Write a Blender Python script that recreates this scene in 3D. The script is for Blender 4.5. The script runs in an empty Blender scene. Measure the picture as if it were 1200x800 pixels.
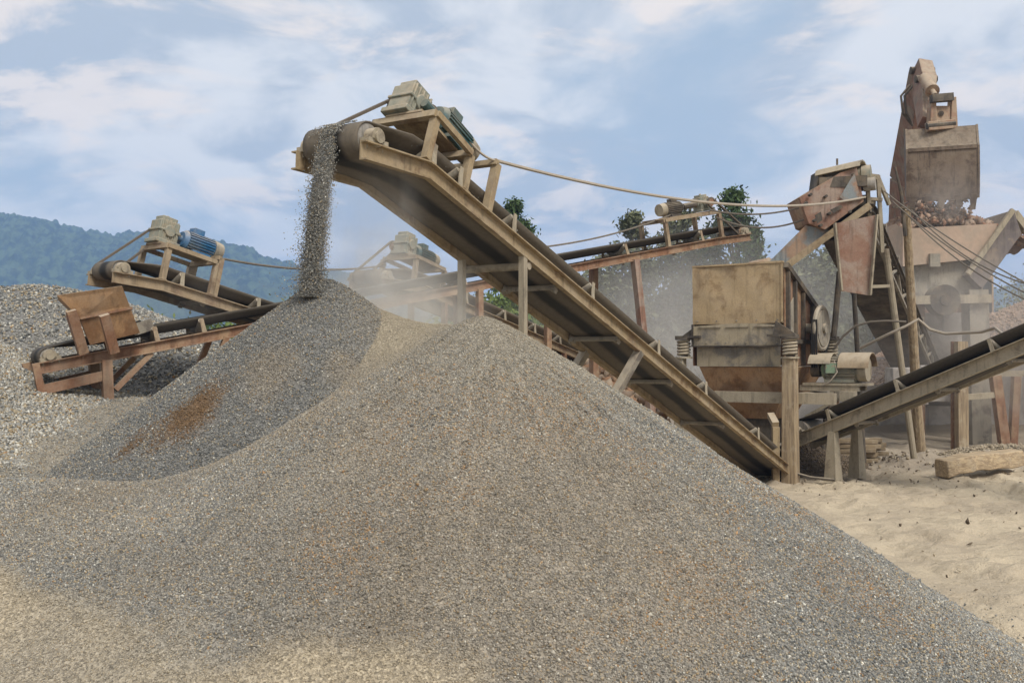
import bpy, math, random
import numpy as np
from mathutils import Vector as V, Matrix

random.seed(7)
rng = np.random.default_rng(11)
R = math.radians
SC = bpy.context.scene
COL = SC.collection

# ------------------------------------------------------------------ camera
F = 35.0 / 36.0 * 1200.0
CAM = V((0, 0, 2.2))
PITCH = math.atan(20 / F)
cp, sp = math.cos(PITCH), math.sin(PITCH)


def at(px, py, Y):
    cx, cy = (px - 600) / F, (400 - py) / F
    d = V((cx, cp - cy * sp, sp + cy * cp))
    return CAM + d * (Y / d.y)


def proj(P):
    P = np.asarray(P, float)
    x, y, z = P[..., 0], P[..., 1], P[..., 2] - CAM.z
    fw = y * cp + z * sp
    up = -y * sp + z * cp
    fw = np.maximum(fw, 1e-3)
    return 600 + F * x / fw, 400 - F * up / fw


cam = bpy.data.cameras.new('camera')
cam.lens = 35
cam.sensor_width = 36
cam.clip_start = 0.05
cam.clip_end = 20000
camo = bpy.data.objects.new('camera', cam)
camo.location = CAM
camo.rotation_euler = (R(90) + PITCH, 0, 0)
COL.objects.link(camo)
SC.camera = camo
SC.view_settings.view_transform = 'Standard'
SC.view_settings.look = 'None'
SC.view_settings.gamma = 1
SC.view_settings.use_curve_mapping = False
SC.view_settings.exposure = 0.0
SC.cycles.use_denoising = True
SC.cycles.max_bounces = 6
SC.cycles.diffuse_bounces = 3
SC.cycles.glossy_bounces = 2
SC.cycles.volume_bounces = 3
SC.cycles.volume_step_rate = 2.0
SC.cycles.volume_max_steps = 256

# ------------------------------------------------------------------ node helpers


class NT:
    def __init__(s, tree):
        s.t = tree
        s.n = tree.nodes
        s.l = tree.links

    def new(s, typ, ins=None, **kw):
        n = s.n.new(typ)
        for k, v in kw.items():
            setattr(n, k, v)
        for k, v in (ins or {}).items():
            s.set(n.inputs[k], v)
        return n

    def set(s, inp, v):
        if isinstance(v, bpy.types.NodeSocket):
            s.l.new(v, inp)
        elif isinstance(v, (tuple, list)) and inp.type == 'RGBA' and len(v) == 3:
            inp.default_value = (*v, 1)
        else:
            inp.default_value = v

    def math(s, op, a, b=None, c=None, clamp=False):
        n = s.n.new('ShaderNodeMath')
        n.operation = op
        n.use_clamp = clamp
        for i, v in enumerate((a, b, c)):
            if v is not None:
                s.set(n.inputs[i], v)
        return n.outputs[0]

    def mix(s, f, a, b, blend='MIX'):
        n = s.n.new('ShaderNodeMix')
        n.data_type = 'RGBA'
        n.blend_type = blend
        s.set(n.inputs[0], f)
        s.set(n.inputs[6], a)
        s.set(n.inputs[7], b)
        return n.outputs[2]

    def ramp(s, f, lo, hi, a=0.0, b=1.0):
        n = s.n.new('ShaderNodeMapRange')
        n.interpolation_type = 'SMOOTHSTEP'
        s.set(n.inputs[0], f)
        s.set(n.inputs[1], lo)
        s.set(n.inputs[2], hi)
        s.set(n.inputs[3], a)
        s.set(n.inputs[4], b)
        return n.outputs[0]

    def noise(s, vec, scale, detail=4, rough=0.55, dist=0.0):
        n = s.n.new('ShaderNodeTexNoise')
        s.set(n.inputs['Vector'], vec)
        n.inputs['Scale'].default_value = scale
        n.inputs['Detail'].default_value = detail
        n.inputs['Roughness'].default_value = rough
        n.inputs['Distortion'].default_value = dist
        return n.outputs['Fac']

    def mapping(s, vec, scale=(1, 1, 1), loc=(0, 0, 0)):
        n = s.n.new('ShaderNodeMapping')
        s.set(n.inputs['Vector'], vec)
        n.inputs['Scale'].default_value = scale
        n.inputs['Location'].default_value = loc
        return n.outputs[0]


def new_mat(name):
    m = bpy.data.materials.new(name)
    m.use_nodes = True
    m.node_tree.nodes.clear()
    N = NT(m.node_tree)
    out = N.new('ShaderNodeOutputMaterial')
    b = N.new('ShaderNodeBsdfPrincipled')
    N.l.new(b.outputs[0], out.inputs[0])
    return m, N, b, out


def bump(N, b, h, strength=0.4, dist=0.02):
    n = N.new('ShaderNodeBump')
    n.inputs['Strength'].default_value = strength
    n.inputs['Distance'].default_value = dist
    N.set(n.inputs['Height'], h)
    N.l.new(n.outputs[0], b.inputs['Normal'])


DUST = (0.43, 0.36, 0.265)


def metal(name, base, second, amt=0.5, dust=0.7, rough=0.75, sc=3.0, grime=0.5, spec=0.25, dustcol=DUST):
    """painted / rusty steel with blotches, drips, fine mottling and dust lying on what faces up"""
    m, N, b, o = new_mat(name)
    g = N.new('ShaderNodeNewGeometry')
    P = g.outputs['Position']
    n1 = N.noise(P, sc, 6, 0.65, 0.4)
    n2 = N.noise(N.mapping(P, (7, 7, 0.7)), 1.6, 4, 0.6)
    n3 = N.noise(P, 38, 3, 0.7)
    f1 = N.ramp(n1, 0.62 - 0.3 * amt, 0.72 - 0.2 * amt)
    c = N.mix(f1, base, second)
    c = N.mix(N.math('MULTIPLY', N.ramp(n2, 0.5, 0.68), grime), c, tuple(x * 0.35 for x in base))
    v = N.math('MULTIPLY_ADD', n3, 0.7, 0.65)
    c = N.mix(1.0, c, N.new('ShaderNodeCombineColor', {0: v, 1: v, 2: v}).outputs[0], 'MULTIPLY')
    nz = N.new('ShaderNodeSeparateXYZ', {0: g.outputs['Normal']}).outputs[2]
    up = N.ramp(nz, 0.15, 0.75)
    dn = N.ramp(N.noise(P, 9, 4, 0.6), 0.3, 0.6, 0.45, 1.0)
    df = N.math('MULTIPLY', N.math('MULTIPLY', up, dn), dust, clamp=True)
    film = N.math('MULTIPLY', N.ramp(N.noise(P, 2.2, 5, 0.7), 0.38, 0.68), 0.38 * dust)
    c = N.mix(film, c, dustcol)
    c = N.mix(df, c, dustcol)
    N.l.new(c, b.inputs['Base Color'])
    b.inputs['Roughness'].default_value = rough
    b.inputs['Specular IOR Level'].default_value = spec
    bump(N, b, N.math('ADD', N.math('MULTIPLY', n3, 0.4), n1), 0.35, 0.012)
    return m


def plain(name, col, var=0.5, sc=12, rough=0.9, bumpd=0.01, spec=0.2, col2=None, sc2=2.5):
    m, N, b, o = new_mat(name)
    P = N.new('ShaderNodeNewGeometry').outputs['Position']
    n = N.noise(P, sc, 5, 0.65)
    v = N.math('MULTIPLY_ADD', n, 2 * var, 1 - var)
    c = col
    if col2:
        c = N.mix(N.ramp(N.noise(P, sc2, 5, 0.6, 0.3), 0.4, 0.6), col, col2)
    c = N.mix(1.0, c, N.new('ShaderNodeCombineColor', {0: v, 1: v, 2: v}).outputs[0], 'MULTIPLY')
    N.l.new(c, b.inputs['Base Color'])
    b.inputs['Roughness'].default_value = rough
    b.inputs['Specular IOR Level'].default_value = spec
    bump(N, b, n, 0.5, bumpd)
    return m


M = {}
M['tan'] = metal('dusty_tan_steel', (0.30, 0.225, 0.13), (0.19, 0.125, 0.068), 0.45, 0.85)
M['tan_far'] = metal('dusty_beige_steel', (0.30, 0.225, 0.14), (0.20, 0.13, 0.08), 0.45, 0.9)
M['rust'] = metal('rust_brown_steel', (0.21, 0.105, 0.058), (0.30, 0.19, 0.11), 0.5, 0.8)
M['rustred'] = metal('rust_red_plate', (0.23, 0.125, 0.085), (0.29, 0.215, 0.17), 0.6, 0.6, sc=2.0)
M['rusttan'] = metal('rusty_tan_plate', (0.34, 0.20, 0.10), (0.20, 0.105, 0.05), 0.5, 0.6, sc=1.8)
M['grey'] = metal('dusty_grey_steel', (0.25, 0.225, 0.18), (0.14, 0.12, 0.10), 0.4, 0.9)
M['greytan'] = metal('dusty_grey_tan_steel', (0.31, 0.265, 0.19), (0.19, 0.155, 0.11), 0.35, 0.85)
M['bluegrey'] = metal('worn_blue_grey_plate', (0.20, 0.22, 0.22), (0.27, 0.17, 0.11), 0.75, 0.5, sc=2.2)
M['plate'] = metal('dusty_tan_plate', (0.40, 0.295, 0.17), (0.27, 0.185, 0.10), 0.42, 0.6, sc=2.6, grime=0.4)
M['panel'] = metal('scuffed_grey_beige_plate', (0.34, 0.285, 0.195), (0.16, 0.145, 0.125), 0.5, 0.7, sc=1.6)
M['dark'] = metal('dark_oily_steel', (0.065, 0.055, 0.045), (0.12, 0.09, 0.06), 0.4, 0.5)
M['gear'] = metal('grey_green_cast_iron', (0.20, 0.215, 0.175), (0.27, 0.235, 0.165), 0.5, 0.9, sc=7)
M['blue'] = metal('blue_motor_paint', (0.025, 0.13, 0.28), (0.06, 0.16, 0.26), 0.3, 0.75, rough=0.5, sc=5)
M['teal'] = metal('dark_teal_motor_paint', (0.03, 0.085, 0.09), (0.07, 0.10, 0.09), 0.3, 0.6, rough=0.55, sc=5)
M['hubgreen'] = metal('pale_green_motor_end', (0.22, 0.33, 0.22), (0.33, 0.29, 0.20), 0.4, 0.8, sc=6)
M['pulley'] = metal('polished_grey_drum', (0.30, 0.28, 0.25), (0.22, 0.20, 0.17), 0.4, 0.6, rough=0.5)
M['bucket'] = metal('dusty_bucket_steel', (0.15, 0.11, 0.078), (0.085, 0.058, 0.04), 0.55, 0.4, sc=3.5, grime=0.8)
M['armred'] = metal('faded_rust_pink_paint', (0.215, 0.115, 0.078), (0.20, 0.15, 0.11), 0.5, 0.6, sc=2.5)
M['armtan'] = metal('faded_sand_paint', (0.32, 0.23, 0.155), (0.28, 0.17, 0.11), 0.5, 0.6, sc=4)
M['wing'] = metal('dark_violet_grey_steel', (0.13, 0.11, 0.105), (0.19, 0.15, 0.12), 0.4, 0.5)
M['glass'] = plain('dark_cab_glass', (0.03, 0.035, 0.04), 0.2, 6, 0.15, 0.001, 0.5)
M['concrete'] = plain('pale_pink_concrete', (0.42, 0.31, 0.23), 0.18, 9, 0.95, 0.01, col2=(0.36, 0.28, 0.21))
M['block'] = plain('grey_concrete_block', (0.40, 0.37, 0.335), 0.25, 6, 0.95, 0.02, col2=(0.29, 0.265, 0.24))
M['cable'] = plain('dusty_cable', (0.17, 0.145, 0.115), 0.3, 20, 0.8, 0.002)
M['hose'] = plain('pale_dusty_hose', (0.36, 0.31, 0.245), 0.3, 20, 0.85, 0.002)
M['chain'] = plain('greasy_chain', (0.13, 0.105, 0.08), 0.5, 60, 0.7, 0.01)
M['wood'] = None


def wood_mat(name='weathered_timber', sc=(0.8, 14, 14), k=1.0):
    m, N, b, o = new_mat(name)
    tc = N.new('ShaderNodeTexCoord').outputs['Object']
    n = N.noise(N.mapping(tc, sc), 2.0, 6, 0.7, 0.6)
    n2 = N.noise(tc, 6, 5, 0.7)
    c = N.mix(N.ramp(n, 0.35, 0.65), (0.18 * k, 0.13 * k, 0.08 * k), (0.36 * k, 0.275 * k, 0.17 * k))
    c = N.mix(N.math('MULTIPLY', N.ramp(n2, 0.5, 0.7), 0.6), c, (0.42, 0.35, 0.25))
    N.l.new(c, b.inputs['Base Color'])
    b.inputs['Roughness'].default_value = 0.9
    bump(N, b, n, 0.7, 0.02)
    return m


M['wood'] = wood_mat()
M['timber'] = wood_mat('pale_squared_timber', (0.8, 14, 14), 1.45)
M['post'] = wood_mat('dusty_upright_timber', (14, 14, 0.8), 1.1)


def belt_mat(name, dustamt=0.6, dark=(0.022, 0.021, 0.02)):
    m, N, b, o = new_mat(name)
    lat = N.new('ShaderNodeAttribute', attribute_name='lat').outputs['Fac']
    g = N.new('ShaderNodeNewGeometry')
    P = g.outputs['Position']
    n = N.noise(P, 4, 5, 0.6)
    n2 = N.noise(P, 22, 4, 0.7)
    # dust caked in bands along the belt; the middle is rubbed clean
    a = N.math('ABSOLUTE', N.math('ADD', lat, N.math('MULTIPLY_ADD', n, 0.3, -0.22)))
    band = N.ramp(a, 0.16, 0.50)
    f = N.math('MULTIPLY', band, N.math('MULTIPLY_ADD', n2, 0.7, 0.35), clamp=True)
    f = N.math('MULTIPLY', f, dustamt)
    c = N.mix(f, dark, (0.30, 0.245, 0.175))
    N.l.new(c, b.inputs['Base Color'])
    b.inputs['Roughness'].default_value = 0.75
    b.inputs['Specular IOR Level'].default_value = 0.3
    bump(N, b, n2, 0.3, 0.004)
    return m


M['belt'] = belt_mat('dusty_rubber_belt', 0.55)
M['belt_dark'] = belt_mat('black_rubber_belt', 0.32)
M['belt_pale'] = belt_mat('dust_caked_belt', 0.8, (0.05, 0.046, 0.04))


def stone_mat(name, bright=1.0):
    m, N, b, o = new_mat(name)
    ca = N.new('ShaderNodeAttribute', attribute_name='col').outputs['Color']
    bs = N.new('ShaderNodeAttribute', attribute_name='isbase').outputs['Fac']
    P = N.new('ShaderNodeNewGeometry').outputs['Position']
    n = N.noise(P, 90, 2, 0.6)
    vo = N.new('ShaderNodeTexVoronoi', {'Vector': P, 'Scale': 80.0})
    rv = N.new('ShaderNodeSeparateColor', {0: vo.outputs['Color']}).outputs[0]
    k = N.math('MULTIPLY_ADD', rv, 0.9, 0.4)
    k = N.mix(bs, (1, 1, 1), N.new('ShaderNodeCombineColor', {0: k, 1: k, 2: k}).outputs[0])
    v = N.math('MULTIPLY_ADD', n, 0.5, 0.75 * bright)
    c = N.mix(1.0, ca, N.new('ShaderNodeCombineColor', {0: v, 1: v, 2: v}).outputs[0], 'MULTIPLY')
    c = N.mix(1.0, c, k, 'MULTIPLY')
    N.l.new(c, b.inputs['Base Color'])
    b.inputs['Roughness'].default_value = 0.92
    b.inputs['Specular IOR Level'].default_value = 0.2
    bump(N, b, N.math('MULTIPLY', vo.outputs['Distance'], bs), 0.6, 0.01)
    return m


M['stone'] = stone_mat('crushed_stone')

# ------------------------------------------------------------------ object helpers
ORG = {}


def thing(name, label, cat, loc, group=None):
    o = bpy.data.objects.new(name, None)
    o.empty_display_size = 0.2
    COL.objects.link(o)
    o.location = V(loc)
    o['label'] = label
    o['category'] = cat
    if group:
        o['group'] = group
    ORG[o] = V(loc)
    return o


def tag(o, label=None, cat=None, group=None, kind=None):
    if label:
        o['label'] = label
    if cat:
        o['category'] = cat
    if group:
        o['group'] = group
    if kind:
        o['kind'] = kind
    return o


class MB:
    def __init__(s):
        s.v = []
        s.f = []

    def add(s, vs, fs):
        k = len(s.v)
        s.v += [V(p) for p in vs]
        s.f += [tuple(i + k for i in f) for f in fs]
        return s

    def box(s, c, ax, ay, az):
        c, ax, ay, az = V(c), V(ax), V(ay), V(az)
        vs = [c + ax * i + ay * j + az * k for k in (-1, 1) for j in (-1, 1) for i in (-1, 1)]
        return s.add(vs, [(0, 2, 3, 1), (4, 5, 7, 6), (0, 1, 5, 4), (2, 6, 7, 3), (0, 4, 6, 2), (1, 3, 7, 5)])

    def abox(s, x0, x1, y0, y1, z0, z1):
        return s.box(((x0 + x1) / 2, (y0 + y1) / 2, (z0 + z1) / 2), ((x1 - x0) / 2, 0, 0), (0, (y1 - y0) / 2, 0), (0, 0, (z1 - z0) / 2))

    def beam(s, p0, p1, w, h, up=(0, 0, 1), w1=None, h1=None):
        p0, p1 = V(p0), V(p1)
        d = (p1 - p0).normalized()
        a = d.cross(V(up))
        if a.length < 1e-3:
            a = d.cross(V((0, 1, 0)))
        a.normalize()
        b = a.cross(d)
        w1 = w if w1 is None else w1
        h1 = h if h1 is None else h1
        vs = []
        for p, ww, hh in ((p0, w, h), (p1, w1, h1)):
            vs += [p - a * ww / 2 - b * hh / 2, p + a * ww / 2 - b * hh / 2, p + a * ww / 2 + b * hh / 2, p - a * ww / 2 + b * hh / 2]
        return s.add(vs, [(3, 2, 1, 0), (4, 5, 6, 7), (0, 1, 5, 4), (1, 2, 6, 5), (2, 3, 7, 6), (3, 0, 4, 7)])

    def angle(s, p0, p1, w, t=0.012, up=(0, 0, 1)):
        """L section: two thin legs"""
        p0, p1 = V(p0), V(p1)
        d = (p1 - p0).normalized()
        a = d.cross(V(up))
        if a.length < 1e-3:
            a = d.cross(V((0, 1, 0)))
        a.normalize()
        b = a.cross(d)
        sec = [(0, 0), (w, 0), (w, -t), (t, -t), (t, -w), (0, -w)]
        vs = [p + a * x + b * y for p in (p0, p1) for x, y in sec]
        n = len(sec)
        fs = [tuple(range(n)), tuple(range(2 * n - 1, n - 1, -1))]
        fs += [(i, i + n, (i + 1) % n + n, (i + 1) % n) for i in range(n)]
        return s.add(vs, fs)

    def sweep(s, sec, frames, close=True):
        """sec: [(l, n)]; frames: [(origin, latvec, nvec)]"""
        n = len(sec)
        vs = [V(o) + V(a) * l + V(b) * q for o, a, b in frames for l, q in sec]
        fs = []
        for k in range(len(frames) - 1):
            for i in range(n):
                j = (i + 1) % n
                fs.append((k * n + i, k * n + j, (k + 1) * n + j, (k + 1) * n + i))
        fs.append(tuple(range(n - 1, -1, -1)))
        fs.append(tuple(range((len(frames) - 1) * n, len(frames) * n)))
        return s.add(vs, fs)

    def cyl(s, p0, p1, r0, r1=None, seg=16):
        p0, p1 = V(p0), V(p1)
        r1 = r0 if r1 is None else r1
        d = (p1 - p0).normalized()
        a = d.orthogonal().normalized()
        b = d.cross(a)
        vs = []
        for p, r in ((p0, r0), (p1, r1)):
            vs += [p + (a * math.cos(2 * math.pi * i / seg) + b * math.sin(2 * math.pi * i / seg)) * r for i in range(seg)]
        fs = [(i, (i + 1) % seg, (i + 1) % seg + seg, i + seg) for i in range(seg)]
        fs += [tuple(range(seg - 1, -1, -1)), tuple(range(seg, 2 * seg))]
        return s.add(vs, fs)

    def tube(s, pts, r, seg=6, closed=False):
        pts = [V(p) for p in pts]
        n = len(pts)
        vs = []
        a = None
        for i, p in enumerate(pts):
            if closed:
                d = (pts[(i + 1) % n] - pts[i - 1]).normalized()
            else:
                d = (pts[min(i + 1, n - 1)] - pts[max(i - 1, 0)]).normalized()
            if a is None:
                a = d.orthogonal().normalized()
            a = (a - d * a.dot(d)).normalized()
            b = d.cross(a)
            rr = r[i] if isinstance(r, (list, tuple)) else r
            vs += [p + (a * math.cos(2 * math.pi * k / seg) + b * math.sin(2 * math.pi * k / seg)) * rr for k in range(seg)]
        fs = []
        for i in range(n if closed else n - 1):
            j = (i + 1) % n
            for k in range(seg):
                fs.append((i * seg + k, i * seg + (k + 1) % seg, j * seg + (k + 1) % seg, j * seg + k))
        if not closed:
            fs += [tuple(range(seg - 1, -1, -1)), tuple(range((n - 1) * seg, n * seg))]
        return s.add(vs, fs)

    def prism(s, poly, vec):
        poly = [V(p) for p in poly]
        n = len(poly)
        vs = poly + [p + V(vec) for p in poly]
        fs = [tuple(range(n)), tuple(range(2 * n - 1, n - 1, -1))]
        fs += [(i, i + n, (i + 1) % n + n, (i + 1) % n) for i in range(n)]
        return s.add(vs, fs)

    def plate(s, poly, t):
        poly = [V(p) for p in poly]
        nrm = V((0, 0, 0))
        for i in range(len(poly)):
            nrm += (poly[i] - poly[0]).cross(poly[(i + 1) % len(poly)] - poly[0])
        nrm.normalize()
        if nrm.dot(poly[0] - CAM) < 0:
            nrm = -nrm
        return s.prism(poly, nrm * t)

    def build(s, name, mat, parent=None, smooth=True, bevel=0):
        root = parent
        while root is not None and root.parent is not None:
            root = root.parent
        org = ORG.get(root, V((0, 0, 0))) if root is not None else V((0, 0, 0))
        me = bpy.data.meshes.new(name)
        me.from_pydata([tuple(p - org) for p in s.v], [], s.f)
        me.materials.append(mat)
        me.update()
        import bmesh
        bm = bmesh.new()
        bm.from_mesh(me)
        bmesh.ops.recalc_face_normals(bm, faces=bm.faces)
        bm.to_mesh(me)
        bm.free()
        if smooth:
            me.shade_smooth()
            me.set_sharp_from_angle(angle=R(35))
        o = bpy.data.objects.new(name, me)
        COL.objects.link(o)
        if parent is not None:
            o.parent = parent
        if bevel:
            md = o.modifiers.new('bevel', 'BEVEL')
            md.width = bevel
            md.segments = 2
            md.limit_method = 'ANGLE'
        return o


def solo(mb, name, mat, label, cat, group=None, kind=None, **kw):
    """a thing that is one mesh, its origin at its lowest middle"""
    o = mb.build(name, mat, None, **kw)
    me = o.data
    co = np.empty(len(me.vertices) * 3, np.float32)
    me.vertices.foreach_get('co', co)
    co = co.reshape(-1, 3)
    c = np.array([(co[:, 0].min() + co[:, 0].max()) / 2, (co[:, 1].min() + co[:, 1].max()) / 2, co[:, 2].min()], np.float32)
    me.vertices.foreach_set('co', (co - c).ravel())
    me.update()
    o.location = V(c.tolist())
    tag(o, label, cat, group, kind)
    return o


# ------------------------------------------------------------------ numpy noise and stones
def hash2(ix, iy, seed):
    h = (ix.astype(np.int64) * 374761393 + iy.astype(np.int64) * 668265263 + seed * 974634777) & 0x7fffffff
    h = (h ^ (h >> 13)) * 1274126177 & 0x7fffffff
    return ((h ^ (h >> 16)) & 0xffffff) / float(0xffffff)


def vnoise(x, y, seed=0):
    ix, iy = np.floor(x), np.floor(y)
    fx, fy = x - ix, y - iy
    fx, fy = fx * fx * (3 - 2 * fx), fy * fy * (3 - 2 * fy)
    a, b = hash2(ix, iy, seed), hash2(ix + 1, iy, seed)
    c, d = hash2(ix, iy + 1, seed), hash2(ix + 1, iy + 1, seed)
    return (a * (1 - fx) + b * fx) * (1 - fy) + (c * (1 - fx) + d * fx) * fy


def fbm(x, y, seed=0, oct=4):
    s, a, t = 0, 0.5, 0
    for k in range(oct):
        s = s + a * vnoise(x * 2 ** k, y * 2 ** k, seed + k * 17)
        t += a
        a *= 0.5
    return s / t


def smax(a, b, k):
    h = np.clip(0.5 + 0.5 * (a - b) / k, 0, 1)
    return b * (1 - h) + a * h + k * h * (1 - h)


OCT_F = np.array([(0, 2, 4), (2, 1, 4), (1, 3, 4), (3, 0, 4), (2, 0, 5), (1, 2, 5), (3, 1, 5), (0, 3, 5)])
OCT_V = np.array([(1, 0, 0), (-1, 0, 0), (0, 1, 0), (0, -1, 0), (0, 0, 1), (0, 0, -1)], float)


def stones(P, size, rg=rng, flat=0.65):
    n = len(P)
    t = OCT_V[None] * np.ones((n, 1, 1))
    t = t + rg.uniform(-0.38, 0.38, (n, 6, 3))
    t *= np.stack([rg.uniform(0.8, 1.25, n), rg.uniform(0.65, 1.0, n), rg.uniform(flat * 0.7, flat * 1.25, n)], 1)[:, None, :]
    q = rg.normal(size=(n, 4))
    q /= np.linalg.norm(q, axis=1, keepdims=True)
    w, x, y, z = q.T
    Rm = np.stack([np.stack([1 - 2 * (y * y + z * z), 2 * (x * y - z * w), 2 * (x * z + y * w)], 1),
                   np.stack([2 * (x * y + z * w), 1 - 2 * (x * x + z * z), 2 * (y * z - x * w)], 1),
                   np.stack([2 * (x * z - y * w), 2 * (y * z + x * w), 1 - 2 * (x * x + y * y)], 1)], 1)
    t = np.einsum('nij,nvj->nvi', Rm, t) * (size[:, None, None] * 0.5) + P[:, None, :]
    f = OCT_F[None] + (np.arange(n) * 6)[:, None, None]
    return t.reshape(-1, 3), f.reshape(-1, 3)


def tri_mesh(name, verts, faces, cols=None, isb=None, mat=None):
    me = bpy.data.meshes.new(name)
    nv, nf = len(verts), len(faces)
    me.vertices.add(nv)
    me.loops.add(nf * 3)
    me.polygons.add(nf)
    me.vertices.foreach_set('co', np.asarray(verts, np.float32).ravel())
    me.loops.foreach_set('vertex_index', np.asarray(faces, np.int32).ravel())
    me.polygons.foreach_set('loop_start', np.arange(0, nf * 3, 3, dtype=np.int32))
    if cols is not None:
        a = me.attributes.new('col', 'FLOAT_COLOR', 'POINT')
        c4 = np.ones((nv, 4), np.float32)
        c4[:, :3] = cols
        a.data.foreach_set('color', c4.ravel())
    if isb is not None:
        a = me.attributes.new('isbase', 'FLOAT', 'POINT')
        a.data.foreach_set('value', np.asarray(isb, np.float32))
    if mat:
        me.materials.append(mat)
    me.update()
    me.validate()
    return me


def link(name, me, loc=(0, 0, 0), parent=None):
    o = bpy.data.objects.new(name, me)
    o.location = loc
    COL.objects.link(o)
    if parent:
        o.parent = parent
    return o


PAL = np.array([(.115, .12, .122), (.16, .163, .16), (.215, .21, .197), (.275, .262, .235), (.34, .325, .295), (.345, .285, .20), (.30, .225, .135), (.52, .50, .45), (.27, .155, .075)])
PAL = PAL * np.array((1.08, 1.08, 1.04))
PW = np.array([.10, .17, .22, .20, .10, .11, .06, .03, .012])


def pick(n, w, rg=rng):
    w = np.asarray(w, float)
    w = w / w.sum()
    return PAL[rg.choice(len(PAL), n, p=w)] * rg.uniform(0.75, 1.25, (n, 1))


def heap(name, label, hfun, x0, x1, y0, y1, step, n_stones, smin, smax_, colfun, sizefun=None, floor=-0.12, pad=60):
    """one pile: a relief skin with thousands of loose stones lying on it, all in one mesh"""
    nx, ny = int((x1 - x0) / step) + 1, int((y1 - y0) / step) + 1
    X, Y = np.meshgrid(np.linspace(x0, x1, nx), np.linspace(y0, y1, ny))
    Z = hfun(X, Y)
    vid = np.arange(nx * ny).reshape(ny, nx)
    keep = np.maximum.reduce([Z[:-1, :-1], Z[1:, :-1], Z[:-1, 1:], Z[1:, 1:]]) > floor
    a, b, c, d = vid[:-1, :-1][keep], vid[:-1, 1:][keep], vid[1:, 1:][keep], vid[1:, :-1][keep]
    F1 = np.concatenate([np.stack([a, b, c], 1), np.stack([a, c, d], 1)])
    used = np.unique(F1)
    re = -np.ones(nx * ny, int)
    re[used] = np.arange(len(used))
    F1 = re[F1]
    V1 = np.stack([X.ravel(), Y.ravel(), Z.ravel()], 1)[used]
    C1 = colfun(V1, True)
    # stones, thrown where they can be seen
    m = n_stones * 6
    px, py = rng.uniform(x0, x1, m), rng.uniform(y0, y1, m)
    pz = hfun(px, py)
    e = 0.02
    gx, gy = (hfun(px + e, py) - pz) / e, (hfun(px, py + e) - pz) / e
    P = np.stack([px, py, pz], 1)
    u, v = proj(P)
    nrm = np.stack([-gx, -gy, np.ones(m)], 1)
    vw = np.array(CAM)[None] - P
    dist = np.linalg.norm(vw, axis=1)
    cosv = (nrm * vw).sum(1) / dist
    ok = (pz > floor + 0.1) & (u > -pad) & (u < 1200 + pad) & (v < 800 + pad * 1.5) & (cosv > -0.1)
    P = P[ok]
    if len(P) > n_stones:
        P = P[:n_stones]
    n = len(P)
    s = smin + (smax_ - smin) * rng.beta(1.6, 2.6, n)
    if sizefun is not None:
        s = s * sizefun(P)
    P[:, 2] += s * rng.uniform(-0.05, 0.32, n)
    V2, F2 = stones(P, s)
    C2 = np.repeat(colfun(P, False), 6, axis=0)
    verts = np.concatenate([V1, V2])
    faces = np.concatenate([F1, F2 + len(V1)])
    cols = np.concatenate([C1, C2])
    isb = np.concatenate([np.ones(len(V1)), np.zeros(len(V2))])
    c = np.array([(x0 + x1) / 2, (y0 + y1) / 2, 0])
    me = tri_mesh(name, verts - c, faces, cols, isb, M['stone'])
    o = link(name, me, c)
    tag(o, label, 'gravel pile')
    print(name, n, 'stones', len(faces), 'faces')
    return o

# ------------------------------------------------------------------ the gravel piles


def saddle(x, y):
    ax, ay, bx, by = -0.22, 7.55, -1.35, 8.95
    t = np.clip(((x - ax) * (bx - ax) + (y - ay) * (by - ay)) / ((bx - ax) ** 2 + (by - ay) ** 2), 0, 1.1)
    d = np.hypot(x - ax - t * (bx - ax), y - ay - t * (by - ay))
    return t, np.sqrt(d * d + .02) - .14


def hB(x, y):
    ax, ay, H = -0.22, 7.35, 2.50
    dx, dy = x - ax, y - ay
    ang = np.arctan2(dy, dx)
    d = np.sqrt(dx * dx + dy * dy + 0.02)
    # the right shoulder stays straight, the left one runs out into a long low ridge
    sl = 0.615 + 0.02 * np.sin(ang * 3 + 1.0)
    h = H - sl * (d - 0.141)
    h += 0.10 * np.exp(-((d - 2.2) / 1.2) ** 2) * (fbm(x * 0.6, y * 0.6, 3) - 0.5)
    # long ridge to the left
    t = np.clip((-1.2 - x) / 6.0, 0, 1)
    ry = 6.9 - 0.6 * t
    rz = 1.36 - 0.06 * t + 0.05 * np.sin(x * 1.3)
    dd = np.sqrt((y - ry) ** 2 + 0.12) - 0.34
    r = rz - 0.52 * dd - np.where(x > -1.2, (x + 1.2) * 0.6, 0)
    h = smax(h, r, 0.30)
    h += 0.06 * (fbm(ang * 7, d * 0.8, 9) - 0.5) * np.clip(d, 0, 1)
    st, sd_ = saddle(x, y)
    h = smax(h, 2.44 + 0.25 * st - 0.06 * np.sin(st * 3.1) - 0.72 * sd_, 0.10)
    h += 0.05 * (fbm(x * 1.1, y * 1.1, 8) - 0.5) + 0.022 * (fbm(x * 4, y * 4, 5) - 0.5) + 0.03 * fan(x, y)
    return h


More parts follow.
